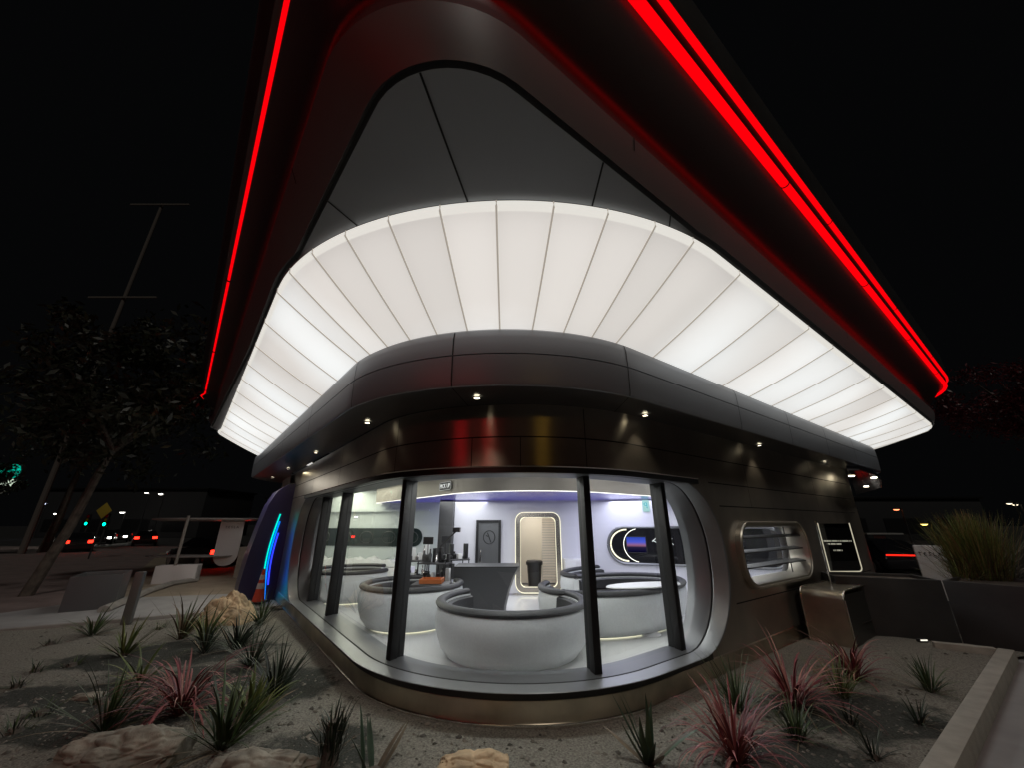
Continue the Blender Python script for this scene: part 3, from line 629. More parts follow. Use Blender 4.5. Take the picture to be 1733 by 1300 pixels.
mb = MB(); q = rrect(s9 - .09, s9 + .09, z9 - .15, z9 + .15, .03); mb.prism([rwp(s, z, .01) for s, z in q], rn * .03); mb.build('tile', emis('tile glow', (.6, .95, .95), .8), n9, smooth=False)
Mn = Matrix.Translation(rwp(s9, z9, .045)) @ Matrix((-rd, Vector((0, 0, 1)), rn)).transposed().to_4x4()
mb = MB(); text_mb(mb, 'P', .22, Mn); mb.build('figure', mat('teal print', (.02, .25, .25), .5), n9, smooth=False)
# left rear wall with dark ribbon window
LW0, LW1 = Vector((cx0, 12.6, 0)), W(2.3, 15.2)
lw = thing('partition_wall', 'pale grey-green far left interior wall with a dark ribbon window', 'wall', LW0)
lgm = mat('pale green-grey wall', (.50, .55, .55), .5)
n_ = Vector(((LW1 - LW0).y, -(LW1 - LW0).x, 0)).normalized(); n_ = -n_ if n_.y < 0 else n_
mb = MB(); mb.prism([LW0 + Vector((0, 0, FL)), LW1 + Vector((0, 0, FL)), LW1 + n_ * .2 + Vector((0, 0, FL)), LW0 + n_ * .2 + Vector((0, 0, FL))], (0, 0, 2.81)); mb.build('panel', lgm, lw, smooth=False)
ld = (LW1 - LW0).normalized(); LLen = (LW1 - LW0).length
def lwp(px, py, o_=.0):
    a_ = (px - 866.5) / FPX; b_ = (650 - py) / FPX; t = radians(TILT); dd = Vector((a_, cos(t) - b_ * sin(t), sin(t) + b_ * cos(t))); oo = Vector((0, 0, E_H))
    return oo + dd * ((LW0 - oo).dot(n_) / dd.dot(n_)) - n_ * o_
pA, pB = lwp(716, 895), lwp(716, 926); hh = (pA.z - pB.z) / 2; zc_ = (pA.z + pB.z) / 2; L0_ = (pA - LW0).dot(ld)
q = rrect(L0_, LLen - .1, zc_ - hh, zc_ + hh, hh * .95)
mb = MB(); mb.prism([LW0 + ld * s + Vector((0, 0, z)) - n_ * .003 for s, z in q], -n_ * .03); mb.build('window', mat('dark window', (.02, .03, .03), .1), lw, smooth=False)
for i in range(5):
    mb = MB(); sx = L0_ + .35 + i * .75; mb.tube([LW0 + ld * (sx + .22 * cos(t * pi / 8)) + Vector((0, 0, zc_ + .17 * sin(t * pi / 8))) - n_ * .04 for t in range(17)], .012, 5); mb.build('window_motif', M['dgrey'], lw)
mb = MB(); mb.prism([LW0 + ld * (L0_ - .2) + Vector((0, 0, 2.35)) - n_ * .12, LW1 + Vector((0, 0, 2.35)) - n_ * .12, LW1 + Vector((0, 0, 2.42)) - n_ * .12, LW0 + ld * (L0_ - .2) + Vector((0, 0, 2.42)) - n_ * .12], n_ * .1); mb.build('cove_shelf', lgm, lw, smooth=False)

def area(loc, sx, sy, e, col, rot=(0, 0, 0), name='ceiling_light'):
    l = bpy.data.lights.new(name, 'AREA'); l.shape = 'RECTANGLE'; l.size = sx; l.size_y = sy; l.energy = e; l.color = col
    o = bpy.data.objects.new(name, l); COL.objects.link(o); o.location = loc; o.rotation_euler = rot; return o
area(W(5.6, 8.5, 2.58), 1.2, 4.5, 84, (1, .98, .95), (0, 0, radians(37)))
area(W(8.6, 6.8, 2.58), 2.4, 1.2, 58, (.86, .84, 1), (0, 0, radians(37)))
area(W(6.8, 10.3, 2.58), 2.0, 1.2, 72, (.74, .70, 1), (0, 0, radians(37)))
area(W(3.4, 12.4, 3.0), .9, 3.0, 80, (1, .95, .74), (0, 0, radians(37)))
area(W(10, 4.7, 3.0), 2.5, .6, 60, (1, .98, .96), (0, 0, radians(37)))
area(Vector(((PX0 + PX1) / 2, YB + 1.0, 2.52)), .9, .9, 28, (1, .86, .68))

area(Vector((0, 5.95, 2.98)), 2.2, .35, 42, (1, .98, .93))  # this and the next two: lamps added to brighten the booths
area(W(6.4, 4.6, 2.98), 2.2, .35, 26, (1, .98, .93), (0, 0, radians(37)))
area(W(3.1, 8.2, 2.98), .35, 2.4, 30, (1, .97, .86), (0, 0, radians(37)))
# booths
def booth(name, label, rx, ry, span_deg, open_dir, c, rz, z=FL, h=.66, led=True):
    t = thing(name, label, 'booth', (c[0], c[1], z), 'curved dining booths', rz)
    h0 = radians(span_deg) / 2; a0 = radians(open_dir) + pi - h0; n = 56
    def sw(prof, nm, m, ang=50, lo=0., par=t):
        mb = MB(); rows = []
        for off, zz in prof: rows.append([Vector(((rx + off) * cos(a0 + 2 * h0 * i / n), (ry + off) * sin(a0 + 2 * h0 * i / n), zz)) for i in range(n + 1)])
        mb.grid(rows)
        k_ = len(prof); base = len(mb.v) - k_ * (n + 1)
        mb.f.append(tuple(base + j * (n + 1) for j in range(k_))); mb.f.append(tuple(base + j * (n + 1) + n for j in range(k_))[::-1])
        return mb.build(nm, m, par, ang=ang, world=False)
    sw([(-.24, .02), (-.17, .04), (-.07, .16), (-.01, .32), (.01, .48), (-.012, h - .03), (-.05, h), (-.14, h), (-.14, .42), (-.2, .03)], 'shell', M['booth'])
    sw([(-.36, 0), (-.36, .02), (-.27, .02), (-.27, 0)] if led else [(-.36, 0), (-.36, .02), (-.30, .02), (-.30, 0)], 'led_base', M['ledb'] if led else M['dgrey'])
    cp = [(-.06 + .075 * cos(a_ * pi / 5), h + .03 + .05 * sin(a_ * pi / 5)) for a_ in range(10)]
    mb = MB(); sw(cp + [cp[0]], 'top_cushion', M['cushion'], 60)
    sw([(-.145, h - .02), (-.21, h - .04), (-.23, .46), (-.15, .42)], 'back_cushion', M['cushion'], 60)
    sw([(-.15, .40), (-.56, .40), (-.60, .36), (-.60, .30), (-.15, .30)], 'seat', M['cushion'], 60)
    return t
G = None
booth('dining_booth', 'round grey booth with charcoal rim standing at the window in the middle', 1.15, 1.15, 262, 86, (0.0, 6.75), 0, led=False)
booth('dining_booth', 'grey round booth left of the central one, behind the window post', .98, .98, 300, 60, (-1.95, 8.45), 0)
booth('dining_booth', 'far left grey booth near the end of the long window', 1.0, 1.0, 290, 20, (-4.1, 11.0), 0)
booth('dining_booth', 'wide grey oval booth at the right end of the big window', 1.75, 1.12, 320, 110, tuple(W(6.75, 5.6).xy), radians(37))
booth('dining_booth', 'wide dark-topped booth at the back, below the oval display', 1.7, .9, 230, -80, tuple(W(8.5, 7.0).xy), radians(37))
def table(px, py, z, rx, ry, label):
    p = at(px, py, z); t = thing('dining_table', label, 'table', (p.x, p.y, FL), 'white tables in the booths', radians(20))
    h = z - FL; mb = MB(); mb.lathe([(.001, h - .035), (.9, h - .03), (1, h - .015), (.98, h), (.001, h)], (0, 0, 0), 32, sx=rx, sy=ry); mb.build('tabletop', M['whitepaint'], t, world=False)
    mb = MB(); mb.lathe([(.2, 0), (.19, .01), (.07, .05), (.045, .2), (.05, h - .15), (.1, h - .036)], (0, 0, 0), 20); mb.build('pedestal', M['whitepaint'], t, world=False)
table(1090, 990, .965, .78, .30, 'long white oval pedestal table between the two right-hand booths')
#table(880, 1014, .80, .55, .42, 'small round white table inside the central booth')
# counter
cA, cB = at(776, 962, 1.12), at(880, 962, 1.12)
ct = thing('reception_counter', 'dark grey flared counter in front of the steel door', 'counter', (cA.x, cA.y, FL))
mb = MB(); rows = []
for z, e in ((FL, .30), (.4, .28), (.7, .20), (.95, .10), (1.08, .02), (1.12, 0)):
    pts = [Vector((cA.x - .1, cA.y, z)), Vector((cB.x - e - .2, cA.y - .0, z)), Vector((cB.x - e - .05, cA.y + .05, z)), Vector((cB.x - e, cA.y + .22, z)), Vector((cB.x - e, cA.y + .8, z)), Vector((cA.x - .1, cA.y + .8, z))]; rows.append(pts)
mb.grid(rows, close_u=True); mb.add(rows[-1], [tuple(range(6))]); mb.build('body', mat('counter grey', (.055, .057, .062), .4, .2), ct)
mb = MB(); mb.prism([p + Vector((0, 0, .0015)) for p in rows[-1]], (0, 0, .02)); mb.build('countertop', M['black'], ct, smooth=False)
# low cabinets right of the portal
cb = thing('wall_cabinet', 'low white cabinet between the portal and the oval booth', 'cabinet', (1.75, YB - .2, FL)); mb = MB(); mb.box((1.72, YB - .2, FL + .45), (.62, .38, .9)); mb.build('body', M['white'], cb, bev=.01)
mb = MB(); mb.box((1.56, YB - .4, FL + .45), (.28, .02, .8)); mb.build('door', M['white'], cb, bev=.004); mb = MB(); mb.box((1.88, YB - .4, FL + .45), (.28, .02, .8)); mb.build('door', M['white'], cb, bev=.004)
# equipment carts
def cart(x, y, rz, label, arm=False):
    t = thing('equipment_cart', label, 'cart', (x, y, FL), 'black equipment carts by the counter', rz)
    for sx in (-1, 1):
        for sy in (-1, 1): mb = MB(); mb.tube([(sx * .32, sy * .2, .08), (sx * .32, sy * .2, 1.0)], .015, 6); mb.lathe([(.001, 0), (.05, .01), (.05, .07), (.001, .08)], (sx * .32, sy * .2, 0), 10); mb.build('post', M['black'], t, world=False)
    for z in (.15, .55, .95): mb = MB(); mb.box((0, 0, z), (.68, .44, .025)); mb.build('shelf', M['dgrey'], t, world=False, smooth=False)
    random.seed(int(abs(x) * 100))
    for z in (.165, .565, .965):
        for q in range(8):
            w_, h_ = random.uniform(.05, .14), random.uniform(.10, .36); mb = MB(); X_ = -.28 + q * .08
            if q % 2: mb.box((X_, random.uniform(-.1, .1), z + h_ / 2 + .002), (w_ * .8, .12, h_)); mb.build('case', random.choice([M['black'], M['dgrey'], M['black'], M['whitepaint']]), t, world=False, bev=.006)
            else: mb.lathe([(.001, 0), (w_ * .45, 0), (w_ * .45, h_ * .6), (w_ * .2, h_ * .75), (w_ * .2, h_), (.001, h_)], (X_, random.uniform(-.1, .1), z + .002), 12); mb.build('canister', random.choice([M['black'], M['chrome'], M['dgrey']]), t, world=False)
    mb = MB()
    if arm: mb.tube([(.1, 0, .95), (.12, 0, 1.3), (.45, .02, 1.62)], .018, 6); mb.box((.47, .02, 1.66), (.16, .1, .1))
    mb.tube([(-.2, .05, .95), (-.22, .05, 1.35)], .012, 6); mb.box((-.22, .05, 1.42), (.24, .03, .16)); mb.build('camera_arm', M['black'], t, world=False)
    return t
cart(-2.35, 10.2, .3, 'leftmost black equipment cart with gear on its shelves'); cart(-1.75, 9.6, -.2, 'black equipment cart with a raised camera arm, in front of the column', True); cart(-1.45, 10.5, .5, 'rear black equipment cart beside the dark column')
oc = at(722, 988, .98); mb = MB()
for sx, sy, dx, dy in ((0, .17, .42, .02), (0, -.17, .42, .02), (.2, 0, .02, .32), (-.2, 0, .02, .32)): mb.box((oc.x + sx, oc.y + .5 + sy, .965), (dx, dy, .07))
mb.box((oc.x, oc.y + .5, .93), (.42, .34, .01)); tag(mb.build('crate', mat('orange crate', (.4, .11, .025), .5), smooth=False), 'small orange crate behind the left booth', 'crate')
mb = MB(); mb.box((oc.x, oc.y + .5, (.92 + FL) / 2), (.7, .5, .92 - FL)); tag(mb.build('low_cabinet', M['dgrey'], bev=.01), 'dark low cabinet under the orange crate', 'cabinet')
# draped white bundle on a long side counter at the far left
sc = thing('side_counter', 'long pale side counter below the ribbon window', 'counter', LW0 + ld * 2)
mb = MB(); a_ = LW0 + ld * .8 - n_ * .9; b_ = LW0 + ld * 4.6 - n_ * .9; mb.prism([a_ + Vector((0, 0, FL)), b_ + Vector((0, 0, FL)), b_ + n_ * .7 + Vector((0, 0, FL)), a_ + n_ * .7 + Vector((0, 0, FL))], (0, 0, .62)); mb.build('body', M['whitepaint'], sc, bev=.02)
mb = MB(); ng_ = 40
rows = []
for j in range(15):
    r_ = []
    for i in range(ng_):
        s = 1.0 + 3.4 * i / (ng_ - 1); y_ = -.85 + .6 * j / 14; ed = min(1, i / 4., (ng_ - 1 - i) / 4., j / 3., (14 - j) / 3.)
        hgt = .02 + ed * (.16 + .22 * abs(noise.noise(Vector((s * 2.2, y_ * 3, 0)))) + .12 * abs(noise.noise(Vector((s * 7, y_ * 8, 0)))))
        q = LW0 + ld * s + n_ * y_; r_.append(Vector((q.x, q.y, FL + .625 + hgt * .75)))
    rows.append(r_)
mb.grid(rows); tag(mb.build('dust_sheet', mat('grey-white cloth', (.42, .43, .44), .7), ang=25), 'crumpled white sheet spread over the side counter', 'sheet')

# ------------------------------------------------------------------ entrance fin with blue neon at the left
fb = W(1.5, 13.9)
fin = thing('entrance_fin', 'dark blue curved entrance fin with cyan and blue neon strips', 'entrance fin', fb)
def finp(u, z, v=13.9): return W(u * 1.053, v, (z - 2) * 1.053 + 2)
edge = [(1.02, -.05), (1.03, .5), (1.09, 1.2), (1.20, 1.9), (1.32, 2.5), (1.48, 2.88), (1.75, 3.1)]
poly = [finp(u, z) for u, z in edge] + [finp(2.2, 3.12), finp(2.2, -.05)]
mb = MB(); mb.prism(poly, W(0, 1.2) * 1.); mb.build('panel', mat('deep blue gloss', (.035, .03, .09), .3), fin, smooth=False)
for kx_, c_, st, z0_, z1_ in ((.0, (.0, .75, .6), 1.3, .04, 2.25), (.055, (.0, .22, 1), 1.5, .1, 2.05), (.12, (.03, .05, 1), 1.6, .45, 1.75)):
    mb = MB(); pts = []
    for i in range(17):
        t = i / 16; z = z0_ + (z1_ - z0_) * t; u = 1.62 + kx_ - .11 * sin(pi * min(1, z / 2.25)) + .03 * z / 2.25; pts.append(finp(u, z) - W(0, .03))
    mb.tube(pts, .022, 6); mb.build('neon_tube', emis('neon', c_, st), fin)
mb = MB(); mb.box(W(2.35, 13.1, 3.0), (.5, .5, .9), radians(37)); o = mb.build('header', mat('warm stone', (.6, .55, .42), .5), fin, bev=.03)
mb = MB(); mb.box(W(2.2, 12.9, 1.6), (.08, .1, .18), radians(37)); mb.build('intercom', M['dgrey'], fin)
area(W(1.9, 12.9, 3.4), .3, .3, 1.5, (1, .85, .55))
area(W(1.0, 14.5, 3.3), .8, 2.0, 26, (1, .93, .8), (0, 0, radians(37)), 'entrance_light')

# cone
p = at(436, 1021); c = thing('traffic_cone', 'orange traffic cone with two white bands in front of the blue fin', 'traffic cone', p)
H = .78; mb = MB(); mb.box(p + Vector((0, 0, .02)), (.4, .4, .04)); mb.build('base', M['black'], c, bev=.01)
def cr(z): return .15 - (.15 - .03) * z / H
mb = MB(); mb.lathe([(cr(z), z + .04) for z in (0, .3, .31, .45, .46, .6, H)] + [(.001, H + .045)], p, 20); mb.build('body', mat('orange plastic', (.75, .10, .05), .5), c)
for za, zb2 in ((.30, .44), (.52, .64)): mb = MB(); mb.lathe([(cr(za) + .004, za + .04), (cr(zb2) + .004, zb2 + .04)], p, 20); mb.build('reflective_band', M['whitepaint'], c)

# ------------------------------------------------------------------ left yard
p = at(213, 1057); q = p + Vector((0, 0, 1.0)); b = thing('bollard', 'plain grey square bollard post beside the grey planter box', 'bollard', p)
mb = MB(); mb.box(p + Vector((0, 0, .5)), (.16, .16, 1.0), .4); mb.build('post', mat('galvanised', (.16, .16, .15), .5, .5), b, bev=.02); mb = MB(); mb.lathe([(.001, 0), (.12, 0), (.12, .015), (.001, .02)], p + Vector((0, 0, -.03)), 16); mb.build('foot_plate', M['dgrey'], b)
def planter(px0, py0, px1, py1, h, dep, label, m, lip=.04):
    A, B = at(px0, py0), at(px1, py1); d_ = (B - A).normalized(); n_ = Vector((-d_.y, d_.x, 0))
    if n_.dot(A) < 0: n_ = -n_
    t = thing('planter_box', label, 'planter', A); mb = MB()
    o_ = [A, B, B + n_ * dep, A + n_ * dep]; i_ = [A + (d_ + n_) * lip, B + (-d_ + n_) * lip, B + n_ * (dep - lip) - d_ * lip, A + n_ * (dep - lip) + d_ * lip]
    rows = [[x + Vector((0, 0, z)) for x in pp] for pp, z in ((o_, -.1), (o_, h), (i_, h), (i_, h - .12))]
    mb.grid(rows, close_u=True); mb.build('body', m, t, bev=.008)
    mb = MB(); mb.add([x + Vector((0, 0, h - .10)) for x in i_], [(0, 1, 2, 3)]); mb.build('soil', M['bark'], t, smooth=False); return t, A, B, n_
planter(98, 1036, 192, 1028, .75, 1.3, 'grey steel planter box between the bollard and the sidewalk', M['planter_grey'])
t_, A, B, n_ = planter(255, 988, 328, 985, .55, .5, 'low white bench-height planter wall by the charging canopy', M['whitepaint'])
planter(418, 978, 452, 972, 1.1, .6, 'tall pale box planter behind the charging pillar', M['kerb'])
# sinuous kerb strip
mb = MB(); pts = [at(175, 1035), at(215, 1018), at(250, 1003), at(290, 990), at(330, 984)]
mb.tube([x + Vector((0, 0, .02)) for x in pts], .10, 8, flat=1.3); tag(mb.build('kerb', M['concrete']), 'curving dark kerb behind the bollard', 'kerb')
def pill(px, pybot, h, label, rad=.42, lean=0, base_z=0., pz=0.):
    p = at(px, pybot, base_z); t = thing('charging_post', label, 'charging post', p, None); t.rotation_euler[2] = atan2(-p.x, p.y) * .9
    mb = MB(); r = rad; out = [(-r, h)] + [(-r * cos(pi * k_ / 12), r - r * sin(pi * k_ / 12)) for k_ in range(13)] + [(r, h)]
    mb.prism([(x, -.12, z + pz) for x, z in out], (0, .24, 0)); mb.build('body', M['whitepaint'], t, world=False, bev=.03)
    mb = MB(); text_mb(mb, 'TESLA', .13, Matrix.Translation((0, -.125, h * .84 + pz)) @ Matrix.Rotation(pi / 2, 4, 'X'), sp=1.5); mb.build('lettering', M['dgrey'], t, world=False, smooth=False)
    return t
cp = pill(374, 975, 1.78, 'white rounded charging pillar carrying the disc canopy', .42, pz=.35)
q = cp.location
cn = thing('disc_canopy', 'thin white oval disc canopy over the charging bay', 'canopy', q + Vector((-1.0, 0, 2.15)))
mb = MB(); mb.lathe([(.001, -.03), (2.2, -.03), (2.6, .03), (2.62, .07), (2.5, .09), (.001, .10)], q + Vector((-1.35, .3, 2.12)), 40, sx=.82, sy=.5); mb.build('disc', mat('canopy white', (.55, .55, .53), .35), cn)
mb = MB(); mb.lathe([(.001, 0), (1.7, 0), (1.75, .04), (.001, .06)], q + Vector((-1.45, -.1, .72)), 32, sy=.35); tag(mb.build('bench_table', mat('shelf white', (.5, .5, .5), .4)), 'thin oval shelf attached low beside the charging pillar', 'shelf')
mb = MB(); mb.tube([at(289, 986), at(289, 986) + Vector((0, 0, 2.28))], .05, 8); tag(mb.build('slanted_pole', M['concrete']), 'thin grey pole rising through the disc canopy edge', 'pole')

# cars
def car_mesh(label, loc, rz, paint=(.03, .03, .035), head=False, tail=True, group=None, bar=False, low=1.):
    t = thing('parked_car', label, 'car', loc, group, rz)      # front towards +x
    m = mat('car paint', paint, .25, .4, coat=.8)
    L_ = [(-2.25, .45, .75), (-2.2, .3, .95), (-1.9, .22, 1.02), (-1.0, .2, 1.0), (.9, .2, .95), (1.7, .22, .88), (2.15, .3, .7), (2.28, .38, .55)]
    mb = MB(); rows = []
    for x, zb, zt_ in L_:
        w_ = .92 if abs(x) < 1.8 else .80
        rows.append([Vector((x, y, z)) for y, z in ((-w_ * .9, zb), (-w_, zb + .15), (-w_, (zb + zt_) / 2 + .08), (-w_ * .9, zt_ - .03), (-w_ * .5, zt_), (w_ * .5, zt_), (w_ * .9, zt_ - .03), (w_, (zb + zt_) / 2 + .08), (w_, zb + .15), (w_ * .9, zb))])
    mb.grid(rows, close_u=True); n = 10; mb.f.append(tuple(range(n))[::-1]); mb.f.append(tuple(range(70, 80))); mb.build('body', m, t, world=False)
    mb = MB(); rows = []
    for x, z, w_ in ((-1.95, .99, .78), (-1.2, 1.36, .62), (-.3, 1.44, .60), (.3, 1.40, .60), (1.15, .95, .78)): rows.append([Vector((x, -w_ - .06, min(z, .98))), Vector((x, -w_, z)), Vector((x, w_, z)), Vector((x, w_ + .06, min(z, .98)))])
    mb.grid(rows); mb.build('cabin', mat('car glass', (.01, .01, .012), .06), t, world=False)
    for sx in (-1.4, 1.4):
        for sy in (-.84, .84):
            mb = MB(); mb.lathe([(.001, -.1), (.24, -.1), (.33, -.08), (.33, .08), (.24, .1), (.001, .1)], (0, 0, 0), 20); mb.v = [Vector((v.x + sx, v.z + sy, v.y + .33)) for v in mb.v]; wh = mb.build('wheel', M['black'], t, world=False)
            mb = MB(); mb.lathe([(.001, -.105), (.2, -.106)], (0, 0, 0), 16); s_ = 1 if sy > 0 else 1; mb.v = [Vector((v.x + sx, (v.z if sy < 0 else -v.z) + sy, v.y + .33)) for v in mb.v]; mb.build('rim', M['chrome'], wh, world=False)
    tm = emis('tail lamp', (1, .018, .008), (2.0 if bar else 7) if tail else .4)
    if bar: mb = MB(); mb.box((-2.235, 0, .84), (.06, 1.5, .05)); mb.build('light_bar', tm, t, world=False)
    else:
        for sy in (-.66, .66): mb = MB(); mb.box((-2.22, sy, .80), (.10, .36, .2)); mb.build('taillight', tm, t, world=False, bev=.02)
    for sy in (-.64, .64): mb = MB(); mb.box((2.16, sy, .66), (.22, .3, .13)); mb.build('headlight', emis('headlamp', (1, .95, .85), 25 if head else .05), t, world=False, bev=.02)
    return t
ax = 650 / 694.
def far(px, py, dist, zz=-.12):   # point at distance dist along a bearing, on the road
    a_ = at(px, 1200); a_.z = 0; d_ = aty(px, py, dist); return Vector((d_.x, d_.y, zz))
def face(p, away=True): return atan2(p.y, p.x) if away else atan2(p.y, p.x) + pi
p = far(132, 912, 33); car_mesh('dark car braking in the street, nearest of the red-lit cars at far left', p, face(p) + .05)
p = far(248, 908, 42); car_mesh('distant dark car with red tail lights right of the headlights', p, face(p))
for px, dd, lb in ((178, 46, 'distant oncoming car with glaring white headlights, left one of the pair'), (205, 50, 'distant oncoming car with glaring white headlights, right one of the pair')):
    p = far(px, 905, dd); car_mesh(lb, p, face(p, False) - .1, head=True, tail=False)
p = far(348, 935, 22); car_mesh('dark parked car with red tail lights under the disc canopy', p, face(p) + .45, (.05, .05, .05))
p = far(1486, 945, 20); car_mesh('black car with a full-width red light bar beyond the right planters', p, face(p) + .45, bar=True)
# right charging posts
pq = aty(1577, 950, 12.0); ph = aty(1577, 924, 12.0).z
tp = pill(1577, 985, ph, 'white rounded charging post beyond the right-hand planters', .30)
tp.location = (pq.x, 12.0, 0)
p = far(1499, 905, 23); sgn = thing('bay_sign', 'small white charging-bay canopy sign above the black car', 'sign', p)
mb = MB(); ps = aty(1490, 904, 23); mb.box(ps, (2.0, .6, .07)); mb.build('canopy_plate', mat('dim white', (.4, .4, .38), .4), sgn); mb = MB(); ps2 = aty(1491, 917, 23); mb.box(ps2, (.62, .05, .62)); mb.build('notice', mat('pink notice', (.5, .25, .24), .5), sgn); mb = MB(); mb.tube([Vector((ps.x - .8, ps.y, -.1)), Vector((ps.x - .8, ps.y, ps.z - .03))], .05, 8); mb.build('post', M['dgrey'], sgn)

# ------------------------------------------------------------------ right side: planters, arch, kiosk
pA, pB = at(1412, 976, 1.0), at(1594, 983, 1.0); pC = at(1800, 1000, 1.0)
def wallplanter(A, B, dep, h, label):
    d_ = (B - A).normalized(); n_ = Vector((-d_.y, d_.x, 0)); lip = .05; A = A.copy(); B = B.copy(); A.z = B.z = 0
    t = thing('planter_box', label, 'planter', A); mb = MB(); o_ = [A, B, B + n_ * dep, A + n_ * dep]; i_ = [A + (d_ + n_) * lip, B + (-d_ + n_) * lip, B + n_ * (dep - lip) - d_ * lip, A + n_ * (dep - lip) + d_ * lip]
    mb.grid([[x + Vector((0, 0, z)) for x in pp] for pp, z in ((o_, -.1), (o_, h), (i_, h), (i_, h - .12))], close_u=True); mb.build('body', M['planter'], t, bev=.008)
    mb = MB(); mb.add([x + Vector((0, 0, h - .06)) for x in i_], [(0, 1, 2, 3)]); mb.build('soil', M['bark'], t, smooth=False); return n_, d_
pn, pd = wallplanter(pA, pB - (pB - pA).normalized() * .012, 1.0, 1.0, 'long dark steel planter wall at the end of the right bed')
wallplanter(pB, pC, 1.6, 1.0, 'dark steel planter box holding the bushy grass at far right')
# steel arch (waterfall sheet) against the wall
ar = thing('steel_arch', 'waist-high bent steel arch enclosure standing against the diner wall', 'enclosure', W(9.0, 2.9))
prof = [(9.25, -.05)] + [(9.25, .72)] + [(9.25 + .14 - .14 * cos(pi / 2 * k_ / 6), .72 + .14 * sin(pi / 2 * k_ / 6)) for k_ in range(1, 7)] + [(11.0, .86), (11.12, .82), (11.18, .72), (11.18, -.05)]
mb = MB(); mb.grid([[W(u, 3.26, z) for u, z in prof], [W(u, 2.62, z) for u, z in prof]]); mb.build('sheet', mat('perforated steel', (.52, .47, .38), .32, .9, noise_s=3, noise_a=.2), ar)
for v in (3.27, 2.61): mb = MB(); mb.tube([W(u, v, z) for u, z in prof], .016, 8); mb.build('edge_tube', mat('pale tube', (.75, .72, .62), .25, 1.), ar)
mb = MB(); mb.add([W(9.29, 2.63, -.05), W(11.15, 2.63, -.05), W(11.15, 2.63, .76), W(9.32, 2.63, .80)], [(0, 1, 2, 3)]); mb.build('side_mesh', mat('dark mesh', (.07, .07, .065), .45, .6, noise_s=120, noise_a=.5), ar, smooth=False)
mb = MB(); mb.tube([W(9.9, 2.60, .30), W(10.9, 2.60, .27)], .008, 6); mb.build('handle', M['chrome'], ar)
# glass kiosk board
kb = at(1408, 990, .9); kd = .0
yk = kb.y
def kp(px, py): return aty(px, py, yk)
kk_ = thing('information_board', 'clear glass notice board with glowing edges standing in the right planter', 'sign', Vector((kb.x, kb.y, .9)))
x0 = kp(1404, 940).x; x1 = kp(1452, 945).x; zt = kp(1385, 886).z; zb = kp(1404, 968).z
x0 = kb.x; x1 = x0 + .66
q = [(x0, zt), (x0, zb)] + [(x1 - .07 + .07 * sin(k_ * pi / 12), zb + .07 - .07 * cos(k_ * pi / 12)) for k_ in range(7)] + [(x1, zt)]
mb = MB(); mb.prism([(x0 + .02 + (x - x0) * .94, yk - .003, z + (.02 if z < zt else -.01)) for x, z in q], (0, .006, 0)); mb.build('glass_sheet', glass_mat('board glass', (.95, .97, .93)), kk_, smooth=False)
mb = MB(); mb.tube([(x + (.025 if x == x0 else 0), yk, z) for x, z in q], .009, 6); mb.build('glowing_edge', emis('edge glow', (1, .93, .68), .55), kk_)
mb = MB(); mb.tube([(x0 - .01, yk, .85), (x0 - .01, yk, zt + .06)], .014, 8); mb.build('post', M['chrome'], kk_)
mb = MB(); zl = zb + (zt - zb) * .62
random.seed(3)
for zz, xa, xb in ((zl, x0 + .05, x1 - .05), (zl - .055, x0 + .13, x1 - .28), (zl - .17, x0 + .2, x1 - .28)):
    x = xa
    while x < xb: w_ = random.uniform(.008, .014); mb.box((x, yk - .016, zz), (w_, .003, .026)); x += w_ + (.006 if random.random() < .85 else .02)
mb.build('lettering', mat('pale print', (.6, .6, .5), .5, emit=(1, 1, .8), es=.25), kk_, smooth=False)
p = at(1625, 1076, .02); bl_ = thing('ground_light', 'tiny lit marker lamp at the foot of the dark planter', 'lamp', at(1562, 1089)); q = at(1562, 1089)
mb = MB(); mb.box(q + Vector((0, 0, .04)), (.16, .07, .05)); mb.build('housing', M['dgrey'], bl_, bev=.01); mb = MB(); mb.box(q + Vector((0, -.038, .05)), (.12, .006, .02)); mb.build('lens', emis('marker', (1, .95, .8), 1.2), bl_, smooth=False)

# ------------------------------------------------------------------ plants
def leaf(mb, base, az, L_, wd, el0, droop, col, n=7, fold=.25, curl=0.):
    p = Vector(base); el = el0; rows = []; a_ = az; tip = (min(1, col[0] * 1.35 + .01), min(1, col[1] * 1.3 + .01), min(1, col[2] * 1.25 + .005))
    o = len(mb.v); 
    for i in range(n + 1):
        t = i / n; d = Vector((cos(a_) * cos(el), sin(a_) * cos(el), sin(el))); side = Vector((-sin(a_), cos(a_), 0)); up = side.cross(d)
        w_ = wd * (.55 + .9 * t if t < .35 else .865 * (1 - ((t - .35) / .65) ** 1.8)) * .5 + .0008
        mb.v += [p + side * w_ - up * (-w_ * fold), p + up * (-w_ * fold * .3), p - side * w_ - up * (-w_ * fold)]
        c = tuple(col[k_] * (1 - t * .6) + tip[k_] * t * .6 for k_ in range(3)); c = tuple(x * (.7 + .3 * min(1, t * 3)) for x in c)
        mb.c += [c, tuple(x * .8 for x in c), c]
        p = p + d * (L_ / n); el -= droop / n * (0.5 + t); a_ += curl / n
    for i in range(n):
        for j in (0, 1): q = o + i * 3 + j; mb.f.append((q, q + 1, q + 4, q + 3))
